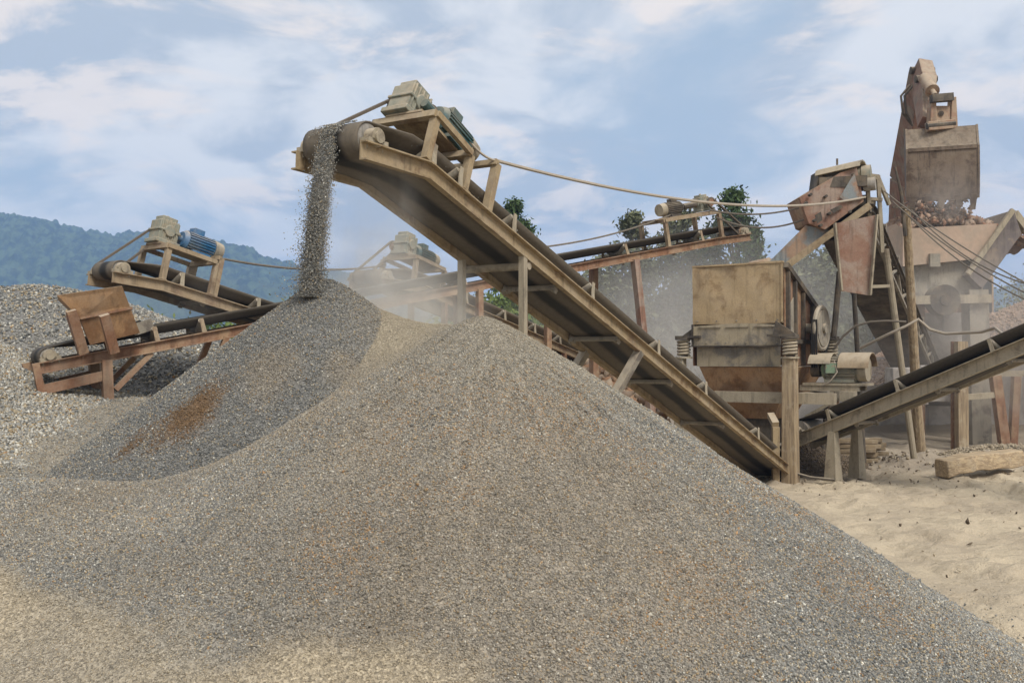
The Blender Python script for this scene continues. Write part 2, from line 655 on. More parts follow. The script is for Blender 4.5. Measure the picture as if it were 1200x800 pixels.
def poly_mask(u, v, poly, soft):
    """signed distance-ish soft inside test for a polygon"""
    u, v = np.asarray(u, float), np.asarray(v, float)
    inside = np.zeros(u.shape, bool)
    dist = np.full(u.shape, 1e9)
    n = len(poly)
    for i in range(n):
        x1, y1 = poly[i]
        x2, y2 = poly[(i + 1) % n]
        c = ((y1 > v) != (y2 > v)) & (u < (x2 - x1) * (v - y1) / (y2 - y1 + 1e-9) + x1)
        inside ^= c
        t = np.clip(((u - x1) * (x2 - x1) + (v - y1) * (y2 - y1)) / ((x2 - x1) ** 2 + (y2 - y1) ** 2), 0, 1)
        dist = np.minimum(dist, np.hypot(u - x1 - t * (x2 - x1), v - y1 - t * (y2 - y1)))
    return np.clip(0.5 + np.where(inside, dist, -dist) / soft, 0, 1)


# the fan of sandy fines at the pile's foot, in metres on the ground
FAN = []


def fan(x, y):
    if not FAN:
        return x * 0
    w = 0.20 * (fbm(x * 1.6, y * 1.6, 31) - 0.5) + .12 * (fbm(x * 7, y * 7, 32) - .5)
    return poly_mask(x + w, y + w, FAN, 0.16)


def blob(x, y, cx, cy, r, seed, k=1.2):
    d = np.hypot(x - cx, y - cy) / r + k * (fbm(x * 2.2, y * 2.2, seed) - 0.5)
    return np.clip(1.4 - 1.4 * d, 0, 1)


def make_fan():
    pts = []
    for px, py in ((-140, 640), (0, 672), (90, 692), (160, 735), (230, 764), (280, 782), (350, 768), (440, 762), (530, 766), (548, 792), (580, 900), (-200, 900)):
        Y = np.linspace(2.5, 9, 700)
        d = at(px, py, 1.0) - CAM
        X, Z = d.x * Y, CAM.z + d.z * Y
        below = np.nonzero(hB(X, Y) > Z)[0]
        k = below[0] if len(below) else 0
        pts.append((float(X[k]), float(Y[k])))
    FAN.extend(pts)


make_fan()
OR = np.array((0.34, 0.215, 0.11))
SAND = np.array((0.40, 0.335, 0.235))


def colB(P, base):
    x, y, z = P.T
    n = len(P)
    c = np.tile(np.array((.215, .20, .172)), (n, 1)) if base else pick(n, PW)
    # large drifts of darker grey and of tan over the slope
    an = np.arctan2(y - 7.35, x + .22)
    dd = np.hypot(y - 7.35, x + .22)
    g = 0.55 * fbm(x * 0.9, y * 0.9 + z, 41) + 0.45 * fbm(an * 9 + .6 * fbm(x * 2, y * 2, 6), dd * 0.9, 42)
    c = c * (0.72 + 0.56 * g)[:, None]
    tint = np.clip((fbm(x * 0.55 + 3, y * 0.55, 57) - 0.44) * 4.0, 0, 1) * 0.36
    c = c * (1 - tint[:, None]) + tint[:, None] * np.array((.30, .235, .155)) * rng.uniform(.7, 1.3, (n, 1))
    pale = np.clip(1 - np.hypot((x - 0.05) / 0.9, (y - 7.35) / 0.9, ) * 0.7, 0, 1) * 0.62
    st, sd_ = saddle(x, y)
    pale = np.maximum(pale, np.clip(1.5 - 2.0 * sd_ + 1.2 * (fbm(x * 2, y * 2, 63) - .5), 0, 1) * np.clip(st * 3, 0, 1) * .9)
    c = c * (1 - pale[:, None]) + pale[:, None] * np.array((.38, .325, .235))
    om = np.zeros(n)
    for cx, cy, r, sd in ((0.25, 6.3, .45, 1), (-.35, 6.0, .5, 2), (-.8, 6.2, .4, 3), (1.2, 5.9, .35, 4), (0.95, 5.2, .35, 5), (1.6, 6.6, .4, 6), (0.6, 4.75, .35, 7), (-1.0, 5.4, .35, 8), (2.0, 5.6, .4, 9)):
        om = np.maximum(om, blob(x, y, cx, cy, r * 1.15, sd, 2.6))
    s = rng.uniform(0, 1, n) < om * 0.16 if not base else om * 0.10
    if base:
        c = c * (1 - s[:, None]) + OR * s[:, None]
    else:
        c[s] = OR * rng.uniform(0.6, 1.35, (s.sum(), 1))
    f = fan(x, y) * np.clip(0.25 + 1.3 * fbm(x * 1.3, y * 1.3, 77), 0.3, 1)
    fs = f * 0.85
    c = c * (1 - fs[:, None]) + fs[:, None] * SAND * (rng.uniform(0.75, 1.25, (n, 1)) if not base else 1)
    return c


def sizeB(P):
    big = 1 + 0.35 * np.clip((0.9 - P[:, 2]) * 1.2, 0, 1) * (P[:, 0] > .5) + .9 * (rng.uniform(0, 1, len(P)) < .006)
    big = big * (1 - .4 * np.clip(1.2 - 1.6 * saddle(P[:, 0], P[:, 1])[1], 0, 1))
    return big * (1 - 0.35 * fan(P[:, 0], P[:, 1]))


heap('gravel_pile', 'large cone of mixed grey and tan gravel filling the foreground, sandy at its foot', hB, -8.5, 4.6, 2.6, 11.5, 0.05, 380000, 0.008, 0.0205, colB, sizeB)


def hA(x, y):
    ax, ay, H = -1.64, 8.75, 2.90
    dx, dy = x - ax, y - ay
    d = np.sqrt(dx * dx + dy * dy + 0.012)
    ang = np.arctan2(dy, dx)
    front = np.clip(-np.sin(ang), 0, 1)
    right = np.clip(np.cos(ang), 0, 1)
    sl = 0.76 + 0.10 * front ** 2 - 0.06 * right
    h = H - sl * (d - 0.11)
    h += 0.05 * (fbm(x * 1.4, y * 1.4, 21) - 0.5) + 0.02 * (fbm(x * 5, y * 5, 22) - 0.5)
    return h


def colA(P, base):
    x, y, z = P.T
    n = len(P)
    w = PW.copy()
    w[:3] *= 1.35
    c = np.tile(np.array((.185, .18, .165)), (n, 1)) if base else pick(n, w)
    c = c * (0.70 + 0.28 * fbm(x, y + z, 91))[:, None]
    # dust falls on the lee side of the discharge
    d = np.clip((x + 1.5) * 1.0, 0, 1) * np.clip((y - 7.6) * 1.2, 0.3, 1) * 0.75
    c = c * (1 - d[:, None]) + d[:, None] * np.array((.37, .31, .22))
    om = np.maximum(blob(x, y, -2.42, 7.55, .30, 12, 1.5), blob(x, y, -2.85, 7.45, .20, 13, 1.5) * 0.8)
    om = om * .8 if base else (rng.uniform(0, 1, n) < om * 1.05) * .85
    c = c * (1 - om[:, None]) + om[:, None] * np.array((.15, .085, .036)) * rng.uniform(.7, 1.3, (n, 1))
    pm = np.maximum(blob(x, y, -1.95, 7.75, .28, 15, 1.6), blob(x, y, -1.3, 7.75, .2, 16, 1.6)) * .22
    c = c * (1 - pm[:, None]) + pm[:, None] * np.array((.36, .27, .16))
    return c


heap('gravel_pile', 'steep cone of dark grey gravel under the falling stream, orange stain on its flank', hA, -6.0, 2.6, 4.9, 12.8, 0.05, 130000, 0.010, 0.025, colA)


def hM(x, y):
    h = 1.62 - 0.215 * np.maximum(0, 13.4 - y) - 0.35 * np.maximum(0, y - 15.5)
    h -= 0.30 * np.maximum(0, x + 2.6) + 0.25 * np.maximum(0, -11.5 - x)
    h += 0.20 * (fbm(x * 0.5, y * 0.5, 33) - 0.5) + 0.05 * (fbm(x * 2, y * 2, 34) - 0.5)
    return h


def colM(P, base):
    x, y, z = P.T
    n = len(P)
    c = np.tile(np.array((.25, .225, .18)), (n, 1)) if base else pick(n, PW * np.array([.7, 1, 1, 1.2, 1, 1.4, 1.2, .8, 1]))
    k = np.clip(0.05 + 1.0 * (fbm(x * .8, y * .8, 61) - 0.45) + 0.75 * np.clip(x + 4.6 + .25 * (y - 11), 0, 1), 0, .8)
    return c * (1 - k[:, None]) + k[:, None] * np.array((.40, .335, .24)) * rng.uniform(.85, 1.15, (n, 1))


heap('gravel_pile', 'low dusty bank of tan gravel that the rusty conveyor with the hopper stands on', hM, -14, 3, 7.2, 20, 0.12, 90000, 0.013, 0.036, colM)


def hC(x, y):
    t = np.clip(-x - 5.15 + 0.35 * (fbm(y * .7, x * .7, 43) - .5), -3, 4.2)
    h = 1.60 - 0.215 * np.maximum(0, 13.4 - y) + np.where(t > 0, 0.12 * t + 0.105 * t * t, 0.9 * t)
    h = np.minimum(h, 2.75) - 0.55 * np.maximum(0, y - 14.6)
    return h + 0.14 * (fbm(x * .9, y * .9, 44) - 0.5)


def colC(P, base):
    n = len(P)
    c = np.tile(np.array((.22, .20, .165)), (n, 1)) if base else pick(n, [.02, .05, .14, .25, .26, .2, .08, .12, .01])
    return c * 0.95


heap('gravel_pile', 'pale pile of coarse beige stones at the left edge, nearest below the dark hill', hC, -12.5, -3.5, 7.8, 18, 0.08, 48000, 0.028, 0.072, colC)


def hD(x, y):
    d = np.sqrt((x + 8.7) ** 2 * 0.55 + (y - 18.0) ** 2 + 0.4)
    return 3.85 - 0.50 * d + 0.2 * (fbm(x * .7, y * .7, 45) - 0.5)


def colD(P, base):
    n = len(P)
    x, y, z = P.T
    c = np.tile(np.array((.21, .20, .18)), (n, 1)) if base else pick(n, [.06, .14, .24, .25, .14, .12, .05, .05, .01])
    return c * (.85 + .3 * fbm(x, y, 4))[:, None]


heap('gravel_pile', 'grey gravel pile with a broad flat top behind the rusty hopper, under the blue hill', hD, -17, 1, 11.5, 25, 0.12, 32000, 0.035, 0.09, colD)


def hE(x, y):
    d = np.sqrt((x - 0.6) ** 2 * 0.6 + (y - 23.5) ** 2 + 0.5)
    return 2.5 - 0.42 * d + 0.35 * (fbm(x * .9, y * .9, 46) - 0.5)


def colE(P, base):
    n = len(P)
    c = np.tile(np.array((.36, .24, .15)), (n, 1))
    if not base:
        c = np.array([(.40, .27, .17), (.36, .21, .12), (.44, .34, .24), (.29, .22, .16)])[rng.integers(0, 4, n)] * rng.uniform(.8, 1.2, (n, 1))
    return c


heap('rubble_pile', 'heap of orange pink boulders seen under the large conveyor', hE, -5, 3.2, 19.5, 29, 0.2, 2200, 0.12, 0.5, colE)

# ------------------------------------------------------------------ ground and hills


def gz(x, y):
    h = 0.14 * (fbm(x * 0.35, y * 0.35, 71) - 0.5) + 0.10 * (fbm(x * 1.1, y * 1.1, 72) - 0.5) + 0.05 * (fbm(x * 4.5, y * 4.5, 73) - 0.5) - 0.05 * np.clip(fbm(x * 2.6, y * 2.6, 75) - .6, 0, 1) * 3
    lum = np.clip(fbm(x * 1.7 + 5, y * 1.7, 78) - .52, 0, 1)
    h = h + 0.36 * lum
    h = h - 0.10 * np.clip(fbm(x * 3.1, y * 3.1 + 9, 79) - .58, 0, 1) * 3
    # wheel tracks of a loader swinging past the pile
    for off in (-0.85, 0.85):
        cx = 3.2 + 0.42 * (y - 6) + 0.9 * np.sin((y - 6) * .32) + off + 1.6
        dx = np.abs(x - cx)
        tr = np.clip(1 - (dx / .24) ** 4, 0, 1)
        h = h - 0.05 * tr * (0.75 + 0.25 * np.sign(np.sin(y * 22 + dx * 14))) * (y < 18) * (0.4 + fbm(x, y, 80)) + 0.03 * np.exp(-((dx - .32) / .08) ** 2) * (y < 18)
    fade = np.clip(1 - (np.hypot(x, y) - 25) / 30, 0, 1)
    h = h * fade
    # rising spoil bank on the right behind the log and the ramp the excavator stands on
    h = h + 0.28 * np.exp(-(((x - 9.6) / 2.2) ** 2 + ((y - 19.6) / 1.6) ** 2)) * (0.7 + 0.6 * fbm(x * 1.5, y * 1.5, 74))
    ramp = 1.9 * np.clip((x - 9.0) / 3.0, 0, 1) * np.clip((y - 31.0) / 3.5, 0, 1) * np.clip(1 - (y - 45) / 15, 0, 1)
    ramp = ramp * np.clip(1 - (x - 40) / 20, 0, 1)
    return h + ramp


def ground():
    def axis(lo, hi, near0, near1, fine, n_out):
        a = list(np.arange(near0, near1 + 1e-6, fine))
        L = near1
        g = np.geomspace(fine, hi - near1, n_out)
        b = [near1 + t for t in g]
        g2 = np.geomspace(fine, near0 - lo, n_out)
        return np.array([near0 - t for t in g2[::-1]] + a + b)
    xs = axis(-2400, 2400, -6, 14, 0.08, 46)
    ys = axis(-60, 2400, 5.5, 24, 0.08, 46)
    X, Y = np.meshgrid(xs, ys)
    Z = gz(X, Y) - 0.02
    ny, nx = X.shape
    vid = np.arange(nx * ny).reshape(ny, nx)
    a, b, c, d = vid[:-1, :-1].ravel(), vid[:-1, 1:].ravel(), vid[1:, 1:].ravel(), vid[1:, :-1].ravel()
    Fc = np.concatenate([np.stack([a, b, c], 1), np.stack([a, c, d], 1)])
    m, N, bs, o = new_mat('sandy_ground')
    P = N.new('ShaderNodeNewGeometry').outputs['Position']
    n1 = N.noise(P, 0.5, 6, 0.6, 0.5)
    n2 = N.noise(P, 5, 6, 0.65)
    n3 = N.noise(P, 45, 4, 0.7)
    c = N.mix(N.ramp(n1, 0.38, 0.64), (0.58, 0.485, 0.345), (0.46, 0.38, 0.275))
    c = N.mix(N.math('MULTIPLY', N.ramp(n2, 0.52, 0.72), 0.5), c, (0.30, 0.24, 0.165))
    v = N.math('MULTIPLY_ADD', n3, 0.6, 0.7)
    c = N.mix(1.0, c, N.new('ShaderNodeCombineColor', {0: v, 1: v, 2: v}).outputs[0], 'MULTIPLY')
    # crushed spoil around the machines, grassy fields far away
    sy = N.new('ShaderNodeSeparateXYZ', {0: P}).outputs[1]
    yy = N.math('ADD', sy, N.math('MULTIPLY', n1, 2.5))
    sp_ = N.ramp(yy, 18.6, 20.4)
    c = N.mix(N.math('MULTIPLY', sp_, 0.8), c, N.mix(n2, (0.25, 0.205, 0.155), (0.38, 0.32, 0.25)))
    fld = N.ramp(N.math('ADD', sy, N.math('MULTIPLY', n1, 20.0)), 48, 70)
    c = N.mix(fld, c, N.mix(N.noise(P, 0.03, 4), (0.075, 0.10, 0.03), (0.17, 0.16, 0.07)))
    N.l.new(c, bs.inputs['Base Color'])
    bs.inputs['Roughness'].default_value = 0.95
    bs.inputs['Specular IOR Level'].default_value = 0.15
    n4 = N.noise(P, 2.2, 4, 0.6, 0.8)
    bump(N, bs, N.math('ADD', N.math('ADD', n2, N.math('MULTIPLY', n3, 0.4)), N.math('MULTIPLY', n4, 1.6)), 0.9, 0.07)
    me = tri_mesh('ground', np.stack([X.ravel(), Y.ravel(), Z.ravel()], 1), Fc, mat=m)
    me.shade_smooth()
    tag(link('ground', me), kind='structure')


ground()


def hills():
    ridge = [(-520, 292), (-300, 252), (-120, 258), (0, 261), (40, 263), (85, 272), (130, 276), (165, 273), (200, 283), (260, 291), (300, 306), (360, 320), (430, 334), (520, 352), (640, 372), (760, 384), (900, 388), (1040, 378), (1120, 352), (1160, 345), (1210, 330), (1320, 310), (1500, 300), (1750, 330)]
    D0, D1 = 900.0, 1350.0
    rp = np.array(ridge, float)
    nx, ny = 1100, 130
    px = np.linspace(rp[0, 0], rp[-1, 0], nx)
    ry = np.interp(px, rp[:, 0], rp[:, 1]) + 8
    k = np.ones(9) / 9
    ry = np.convolve(np.pad(ry, 4, 'edge'), k, 'valid')
    top = 2.2 + (420 - ry) / F * D1
    v = np.linspace(0, 1.25, ny)
    X = ((px - 600) / F)[None] * (D0 + (D1 - D0) * v)[:, None]
    Y = (D0 + (D1 - D0) * v)[:, None] * np.ones(nx)[None]
    prof = np.where(v <= 1, np.sin(np.clip(v, 0, 1) * math.pi / 2) ** 1.25, 1 - (v - 1) * 1.6)
    Z = prof[:, None] * top[None]
    amp = np.clip(prof, 0, 1)[:, None] * np.clip(top / 120, 0.15, 1)[None]
    Z = Z + amp * 85 * (fbm(X / 130, Y / 130, 15) - 0.5) * np.clip(1 - (v - 0.2) ** 2, 0, 1)[:, None] * (1 - np.clip((v[:, None] - 0.7) * 3, 0, 0.85))
    # canopy: thousands of rounded crowns

    def crowns(x, y, cell, seed):
        best = np.zeros_like(x)
        ix, iy = np.floor(x / cell), np.floor(y / cell)
        for i in (-1, 0, 1):
            for j in (-1, 0, 1):
                jx, jy = ix + i, iy + j
                cx = (jx + hash2(jx, jy, seed)) * cell
                cy = (jy + hash2(jx, jy, seed + 1)) * cell
                hh = 0.5 + hash2(jx, jy, seed + 2)
                d = np.hypot(x - cx, y - cy) / (cell * 0.75)
                best = np.maximum(best, hh * np.sqrt(np.clip(1 - d * d, 0, 1)))
        return best
    cr = crowns(X, Y, 12.0, 5) * .6 + crowns(X + 300, Y, 6.5, 25) * .55 + .5 * (fbm(X / 45, Y / 45, 66) - .5)
    Z = Z + cr * 10.5 * np.clip(top / 60, 0.2, 1)[None]
    Z[0] = -3
    vid = np.arange(nx * ny).reshape(ny, nx)
    a, b, c, d = vid[:-1, :-1].ravel(), vid[:-1, 1:].ravel(), vid[1:, 1:].ravel(), vid[1:, :-1].ravel()
    Fc = np.concatenate([np.stack([a, b, c], 1), np.stack([a, c, d], 1)])
    m, N, bs, o = new_mat('forest_canopy')
    P = N.new('ShaderNodeNewGeometry').outputs['Position']
    n = N.noise(P, 0.075, 5, 0.7)
    n2 = N.noise(P, 0.006, 5, 0.65)
    c = N.mix(N.ramp(n, 0.42, 0.60), (0.010, 0.022, 0.012), (0.07, 0.10, 0.04))
    c = N.mix(N.math('MULTIPLY', N.ramp(n2, 0.5, 0.65), 0.5), c, (0.09, 0.10, 0.04))
    N.l.new(c, bs.inputs['Base Color'])
    bs.inputs['Roughness'].default_value = 1.0
    bs.inputs['Specular IOR Level'].default_value = 0.05
    me = tri_mesh('hills', np.stack([X.ravel(), Y.ravel(), Z.ravel()], 1), Fc, mat=m)
    me.shade_smooth()
    tag(link('hills', me), kind='structure')


hills()

# ------------------------------------------------------------------ conveyors


class Conv:
    """a belt conveyor: two channel rails, troughed belt loop, drums, idlers, drive"""

    def __init__(s, name, label, T, B, head_len, head_el, W, rh, mrail, mbelt, drum_r=None):
        # T, B: near rail top points (tail, bend)
        s.T, s.B = V(T), V(B)
        d = s.B - s.T
        s.h = V((d.x, d.y, 0)).normalized()
        s.lat = V((s.h.y, -s.h.x, 0))
        if s.lat.y > 0:
            s.lat = -s.lat
        s.W, s.rh = W, rh
        s.u0 = d.normalized()
        s.L0 = d.length
        s.u1 = (s.h * math.cos(head_el) + V((0, 0, math.sin(head_el)))).normalized()
        s.L1 = head_len
        s.L = s.L0 + s.L1
        s.n0 = s.perp(s.u0)
        s.n1 = s.perp(s.u1)
        s.mr, s.mb = mrail, mbelt
        s.drum_r = drum_r
        c = s.P(s.L * 0.5, 0, 0)
        s.root = thing(name, label, 'conveyor', (c.x, c.y, min(s.T.z, s.B.z) - rh))
        s.bw = W * 0.86
        # rails
        fo = rh * 0.42
        t = 0.014
        secs = {1: [(0, 0), (fo, 0), (fo, -t), (t, -t), (t, -rh + t), (fo, -rh + t), (fo, -rh), (0, -rh)]}
        secs[-1] = [(-a, b) for a, b in secs[1]]
        for side in (1, -1):
            fr = []
            nb = (s.n0 + s.n1).normalized()
            nb = nb / nb.dot(s.n0)
            for q, n in ((0, s.n0), (s.L0, nb), (s.L, s.n1)):
                fr.append((s.P(q, side * W / 2, 0), s.lat, n))
            MB().sweep(secs[side], fr).build('side_rail', mrail, s.root)
        s.belt()

    def perp(s, u):
        n = s.lat.cross(u)
        return n if n.z > 0 else -n

    def frame(s, q):
        return (s.u0, s.n0) if q <= s.L0 else (s.u1, s.n1)

    def P(s, q, l, n):
        """point: q along from the tail, l sideways (near side +), n above the rail top"""
        if q <= s.L0:
            o, nn = s.T + s.u0 * q, s.n0
        else:
            o, nn = s.B + s.u1 * (q - s.L0), s.n1
        return o + s.lat * (l - s.W / 2) + nn * n

    def q_at(s, px, side=1):
        best = None
        for k in range(801):
            q = s.L * k / 800
            u, v = proj(np.array(s.P(q, side * s.W / 2, -s.rh / 2)))
            if best is None or abs(u - px) < best[0]:
                best = (abs(u - px), q)
        return best[1]

    def belt(s):
        Rr = s.drum_r or s.rh * 0.9 + 0.01
        nc = 0.05
        back = Rr + 0.02
        s.Rr, s.nc = Rr, nc
        s.qh, s.qt = s.L - back, back + 0.08
        up, lo = 0.09, nc - Rr
        path = []
        for k in range(41):
            q = s.qt + (s.qh - s.qt) * k / 40
            e = min(1, (q - s.qt) / 0.7, (s.qh - q) / 0.7)
            e = max(0, e)
            e = e * e * (3 - 2 * e)
            path.append((q, nc + Rr + (up - nc - Rr) * e, e))
        for k in range(1, 10):
            a = math.pi / 2 - math.pi * k / 10
            path.append((s.qh + Rr * math.cos(a), nc + Rr * math.sin(a), 0))
        for k in range(31):
            q = s.qh + (s.qt - s.qh) * k / 30
            path.append((q, lo - 0.02 * math.sin(math.pi * k / 30 * 5) ** 2, 0))
        for k in range(1, 8):
            a = -math.pi / 2 - math.pi * k / 8
            path.append((s.qt + Rr * math.cos(a), nc + Rr * math.sin(a), 0))
        NL = 11
        rise = s.W * 0.20
        vs, lats = [], []
        for q, n, e in path:
            for j in range(NL):
                l = -1 + 2 * j / (NL - 1)
                tr = max(0, (abs(l) - 0.36) / 0.64)
                wl = l * s.bw / 2 * (1 - 0.06 * tr * e)
                vs.append(s.P(q, wl, n + e * rise * tr))
                lats.append(l)
        fs = []
        n = len(path)
        for i in range(n):
            k = (i + 1) % n
            for j in range(NL - 1):
                fs.append((i * NL + j, i * NL + j + 1, k * NL + j + 1, k * NL + j))
        b = MB().add(vs, fs)
        o = b.build('belt', s.mb, s.root)
        a = o.data.attributes.new('lat', 'FLOAT', 'POINT')
        a.data.foreach_set('value', np.array(lats, np.float32))
        md = o.modifiers.new('thick', 'SOLIDIFY')
        md.thickness = 0.014
        md.offset = 0
        s.rise = rise

    def drums(s, tail=True, mat=None):
        mat = mat or M['pulley']
        for q, on in ((s.qh, True), (s.qt, tail)):
            if not on:
                continue
            w = s.bw / 2 - 0.01
            d = MB().cyl(s.P(q, -w, s.nc), s.P(q, w, s.nc), s.Rr - 0.012, seg=28).build('drum', mat, s.root)
            MB().cyl(s.P(q, -s.W / 2 - 0.05, s.nc), s.P(q, s.W / 2 + 0.05, s.nc), 0.035, seg=12).build('shaft', M['grey'], d)
            u, n = s.frame(q)
            for side in (1, -1):
                l0, l1 = side * (s.W / 2 - 0.045), side * (s.W / 2 + 0.055)
                b = MB()
                c = s.P(q, (l0 + l1) / 2, 0.04)
                b.box(c + n * -0.02, u * 0.13, s.lat * 0.05, n * 0.022)
                b.cyl(s.P(q, l0, s.nc + 0.01), s.P(q, l1, s.nc + 0.01), 0.085, seg=16)
                b.cyl(s.P(q, l1, s.nc + 0.01), s.P(q, l1 + side * 0.02, s.nc + 0.01), 0.055, seg=14)
                for e in (-1, 1):
                    b.cyl(c + u * 0.1 * e - n * 0.02, c + u * 0.1 * e + n * 0.03, 0.016, seg=6)
                    b.cyl(c + u * 0.1 * e - n * 0.055, c + u * 0.1 * e - n * 0.09, 0.016, seg=6)
                b.build('bearing_block', M['greytan'], s.root)

    def idlers(s, qs, mat=None):
        mat = mat or M['greytan']
        for q in qs:
            u, n = s.frame(q)
            b = MB()
            b.beam(s.P(q, -s.W / 2, 0.012), s.P(q, s.W / 2, 0.012), 0.05, 0.024, n)
            for side in (1, -1):
                # curved horn plate that carries the outer roller
                pts = []
                for k in range(7):
                    a = k / 6
                    pts.append((side * (s.W / 2 + 0.035 - 0.03 * math.sin(a * 1.5)), 0.0 + (s.rise + 0.07) * a, 0.034 - 0.008 * a))
                vs, fs = [], []
                for l, h, w in pts:
                    for e in (-1, 1):
                        for t_ in (0, 1):
                            vs.append(s.P(q, l + t_ * 0.012 * side, h) + u * w * e)
                for k in range(6):
                    o = 4 * k
                    for i, j in ((0, 1), (1, 3), (3, 2), (2, 0)):
                        fs.append((o + i, o + j, o + 4 + j, o + 4 + i))
                fs += [(0, 2, 3, 1), (24, 25, 27, 26)]
                b.add(vs, fs)
            br = b.build('idler', mat, s.root)
            r = 0.042
            c0 = s.bw * 0.17
            zc = 0.09 - r - 0.008
            MB().cyl(s.P(q, -c0, zc), s.P(q, c0, zc), r, seg=12).build('roller', M['grey'], br)
            for side in (1, -1):
                MB().cyl(s.P(q, side * (c0 + 0.02), zc), s.P(q, side * (s.W / 2 - 0.015), zc + s.rise * 0.98), r, seg=12).build('roller', M['grey'], br)

    def returns(s, qs):
        for q in qs:
            u, n = s.frame(q)
            lo = s.nc - s.Rr - 0.05
            b = MB()
            for side in (1, -1):
                b.box(s.P(q, side * (s.W / 2 - 0.025), lo / 2 - 0.05), u * 0.03, s.lat * 0.008, n * (abs(lo) / 2 + 0.02))
                b.box(s.P(q, side * (s.W / 2 - 0.05), lo - 0.03), u * 0.045, s.lat * 0.035, n * 0.012)
            b.cyl(s.P(q, -s.W / 2 + 0.03, lo), s.P(q, s.W / 2 - 0.03, lo), 0.032, seg=10)
            b.build('return_roller', M['grey'], s.root)

    def leg(s, q, side, zb, lean=(0, 0), w=0.09, mat=None, w1=None, name='leg'):
        p = s.P(q, side * (s.W / 2 + 0.03), -s.rh)
        d = p.z - zb
        e = V((p.x + lean[0] * d, p.y + lean[1] * d, zb))
        MB().beam(e, p + V((0, 0, 0.02)), w1 or w, w1 or w, s.lat, w, w).build(name, mat or s.mr, s.root)
        return p, e

    def drive(s, qf, length, hs, motor_mat, chain_side=-1, gear=1.0, flat=False, msize=1.0, goal=None, gear_l=-0.08, motor_l=0.05, mr=None, tilt=0.0):
        """drive stand over the belt: four posts, top frame, gearbox, motor, chain to the head drum"""
        mr = mr or s.mr
        uq, nq = s.frame(qf - length / 2)
        up = V((0, 0, 1)) if flat else nq
        al = s.h if flat else uq
        post_up = up
        al, up = al * math.cos(tilt) + up * math.sin(tilt), up * math.cos(tilt) - al * math.sin(tilt)
        st = MB()
        lw = s.W / 2 + 0.02
        tops = {}
        f0 = s.P(qf, 0, 0)
        for e, q in ((0, qf), (1, qf - length)):
            for side in (1, -1):
                b = s.P(q, side * lw, 0)
                t = s.P(qf, side * lw, 0) + post_up * hs - al * (length * e)
                tops[e, side] = t
                st.angle(b, t, 0.075, 0.012, s.lat)
                st.box(b + up * 0.006, al * 0.06, s.lat * 0.05, up * 0.006)
        for e in (0, 1):
            st.beam(tops[e, -1], tops[e, 1], 0.06, 0.07, up)
        for side in (1, -1):
            st.beam(tops[0, side] + up * 0.004, tops[1, side] + up * 0.004, 0.05, 0.06, up)
        stand = st.build('drive_stand', mr, s.root)

        def Q(a, l, n):  # a metres behind the stand's front, above its top frame
            return f0 + post_up * hs - al * a + s.lat * l + up * n
        b = MB()
        b.box(Q(length * 0.5, 0.0, 0.045), al * length * 0.56, s.lat * s.W * 0.30, up * 0.012)
        b.build('base_plate', mr, s.root)
        g = gear
        gl = gear_l
        # gearbox: cast housing with ribs, lid, split flange and feet
        b = MB()
        gc = Q(0.10, gl, 0.06)
        b.box(gc + up * 0.19 * g, al * 0.155 * g, s.lat * 0.13 * g, up * 0.15 * g)
        b.box(gc + up * 0.03 * g, al * 0.19 * g, s.lat * 0.16 * g, up * 0.028 * g)
        b.box(gc + up * 0.20 * g, al * 0.175 * g, s.lat * 0.15 * g, up * 0.016 * g)
        b.box(gc + up * 0.37 * g, al * 0.12 * g, s.lat * 0.10 * g, up * 0.04 * g)
        for k in (-2, -1, 0, 1, 2):
            b.box(gc + up * 0.20 * g + al * 0.06 * k * g, al * 0.010 * g, s.lat * 0.145 * g, up * 0.155 * g)
        for side in (1, -1):
            b.cyl(gc + up * 0.2 * g + s.lat * side * 0.12 * g, gc + up * 0.2 * g + s.lat * side * 0.165 * g, 0.085 * g, seg=14)
        b.cyl(gc + up * 0.2 * g - al * 0.15 * g, gc + up * 0.2 * g - al * 0.20 * g, 0.09 * g, seg=14)
        b.cyl(gc + up * 0.4 * g, gc + up * 0.44 * g, 0.03 * g, seg=8)
        gb = b.build('gearbox', M['gear'], s.root, bevel=0.008)
        # sprocket pair and chain
        sl = chain_side * (s.W / 2 - 0.06)
        sc = gc + s.lat * (sl - gl) + up * 0.2 * g
        hc = s.P(s.qh, sl, s.nc)
        for c, r in ((sc, 0.075), (hc, 0.10)):
            b = MB()
            b.cyl(c - s.lat * 0.018, c + s.lat * 0.018, r, seg=18)
            for k in range(14):
                a = 2 * math.pi * k / 14
                p = c + (al * math.cos(a) + up * math.sin(a)) * (r + 0.008)
                b.box(p, al * 0.011, s.lat * 0.009, up * 0.011)
            if c is sc:
                b.cyl(gc + up * 0.2 * g, sc, 0.028, seg=8)
            b.build('sprocket', M['rust'], gb)
        d = (hc - sc).normalized()
        pn = s.lat.cross(d).normalized()
        loop = []
        for k in range(7):
            a = math.pi / 2 + math.pi * k / 6
            loop.append(sc + (d * math.cos(a) + pn * math.sin(a)) * 0.088)
        for k in range(7):
            a = -math.pi / 2 + math.pi * k / 6
            loop.append(hc + (d * math.cos(a) + pn * math.sin(a)) * 0.112)
        ch = MB()
        n = len(loop)
        vs = []
        for i, p in enumerate(loop):
            tdir = (loop[(i + 1) % n] - loop[i - 1]).normalized()
            out = s.lat.cross(tdir).normalized()
            for a, o_ in ((-.022, -.014), (.022, -.014), (.022, .014), (-.022, .014)):
                vs.append(p + s.lat * a + out * o_)
        fs = [(4 * i + j, 4 * i + (j + 1) % 4, 4 * ((i + 1) % n) + (j + 1) % 4, 4 * ((i + 1) % n) + j) for i in range(n) for j in range(4)]
        ch.add(vs, fs)
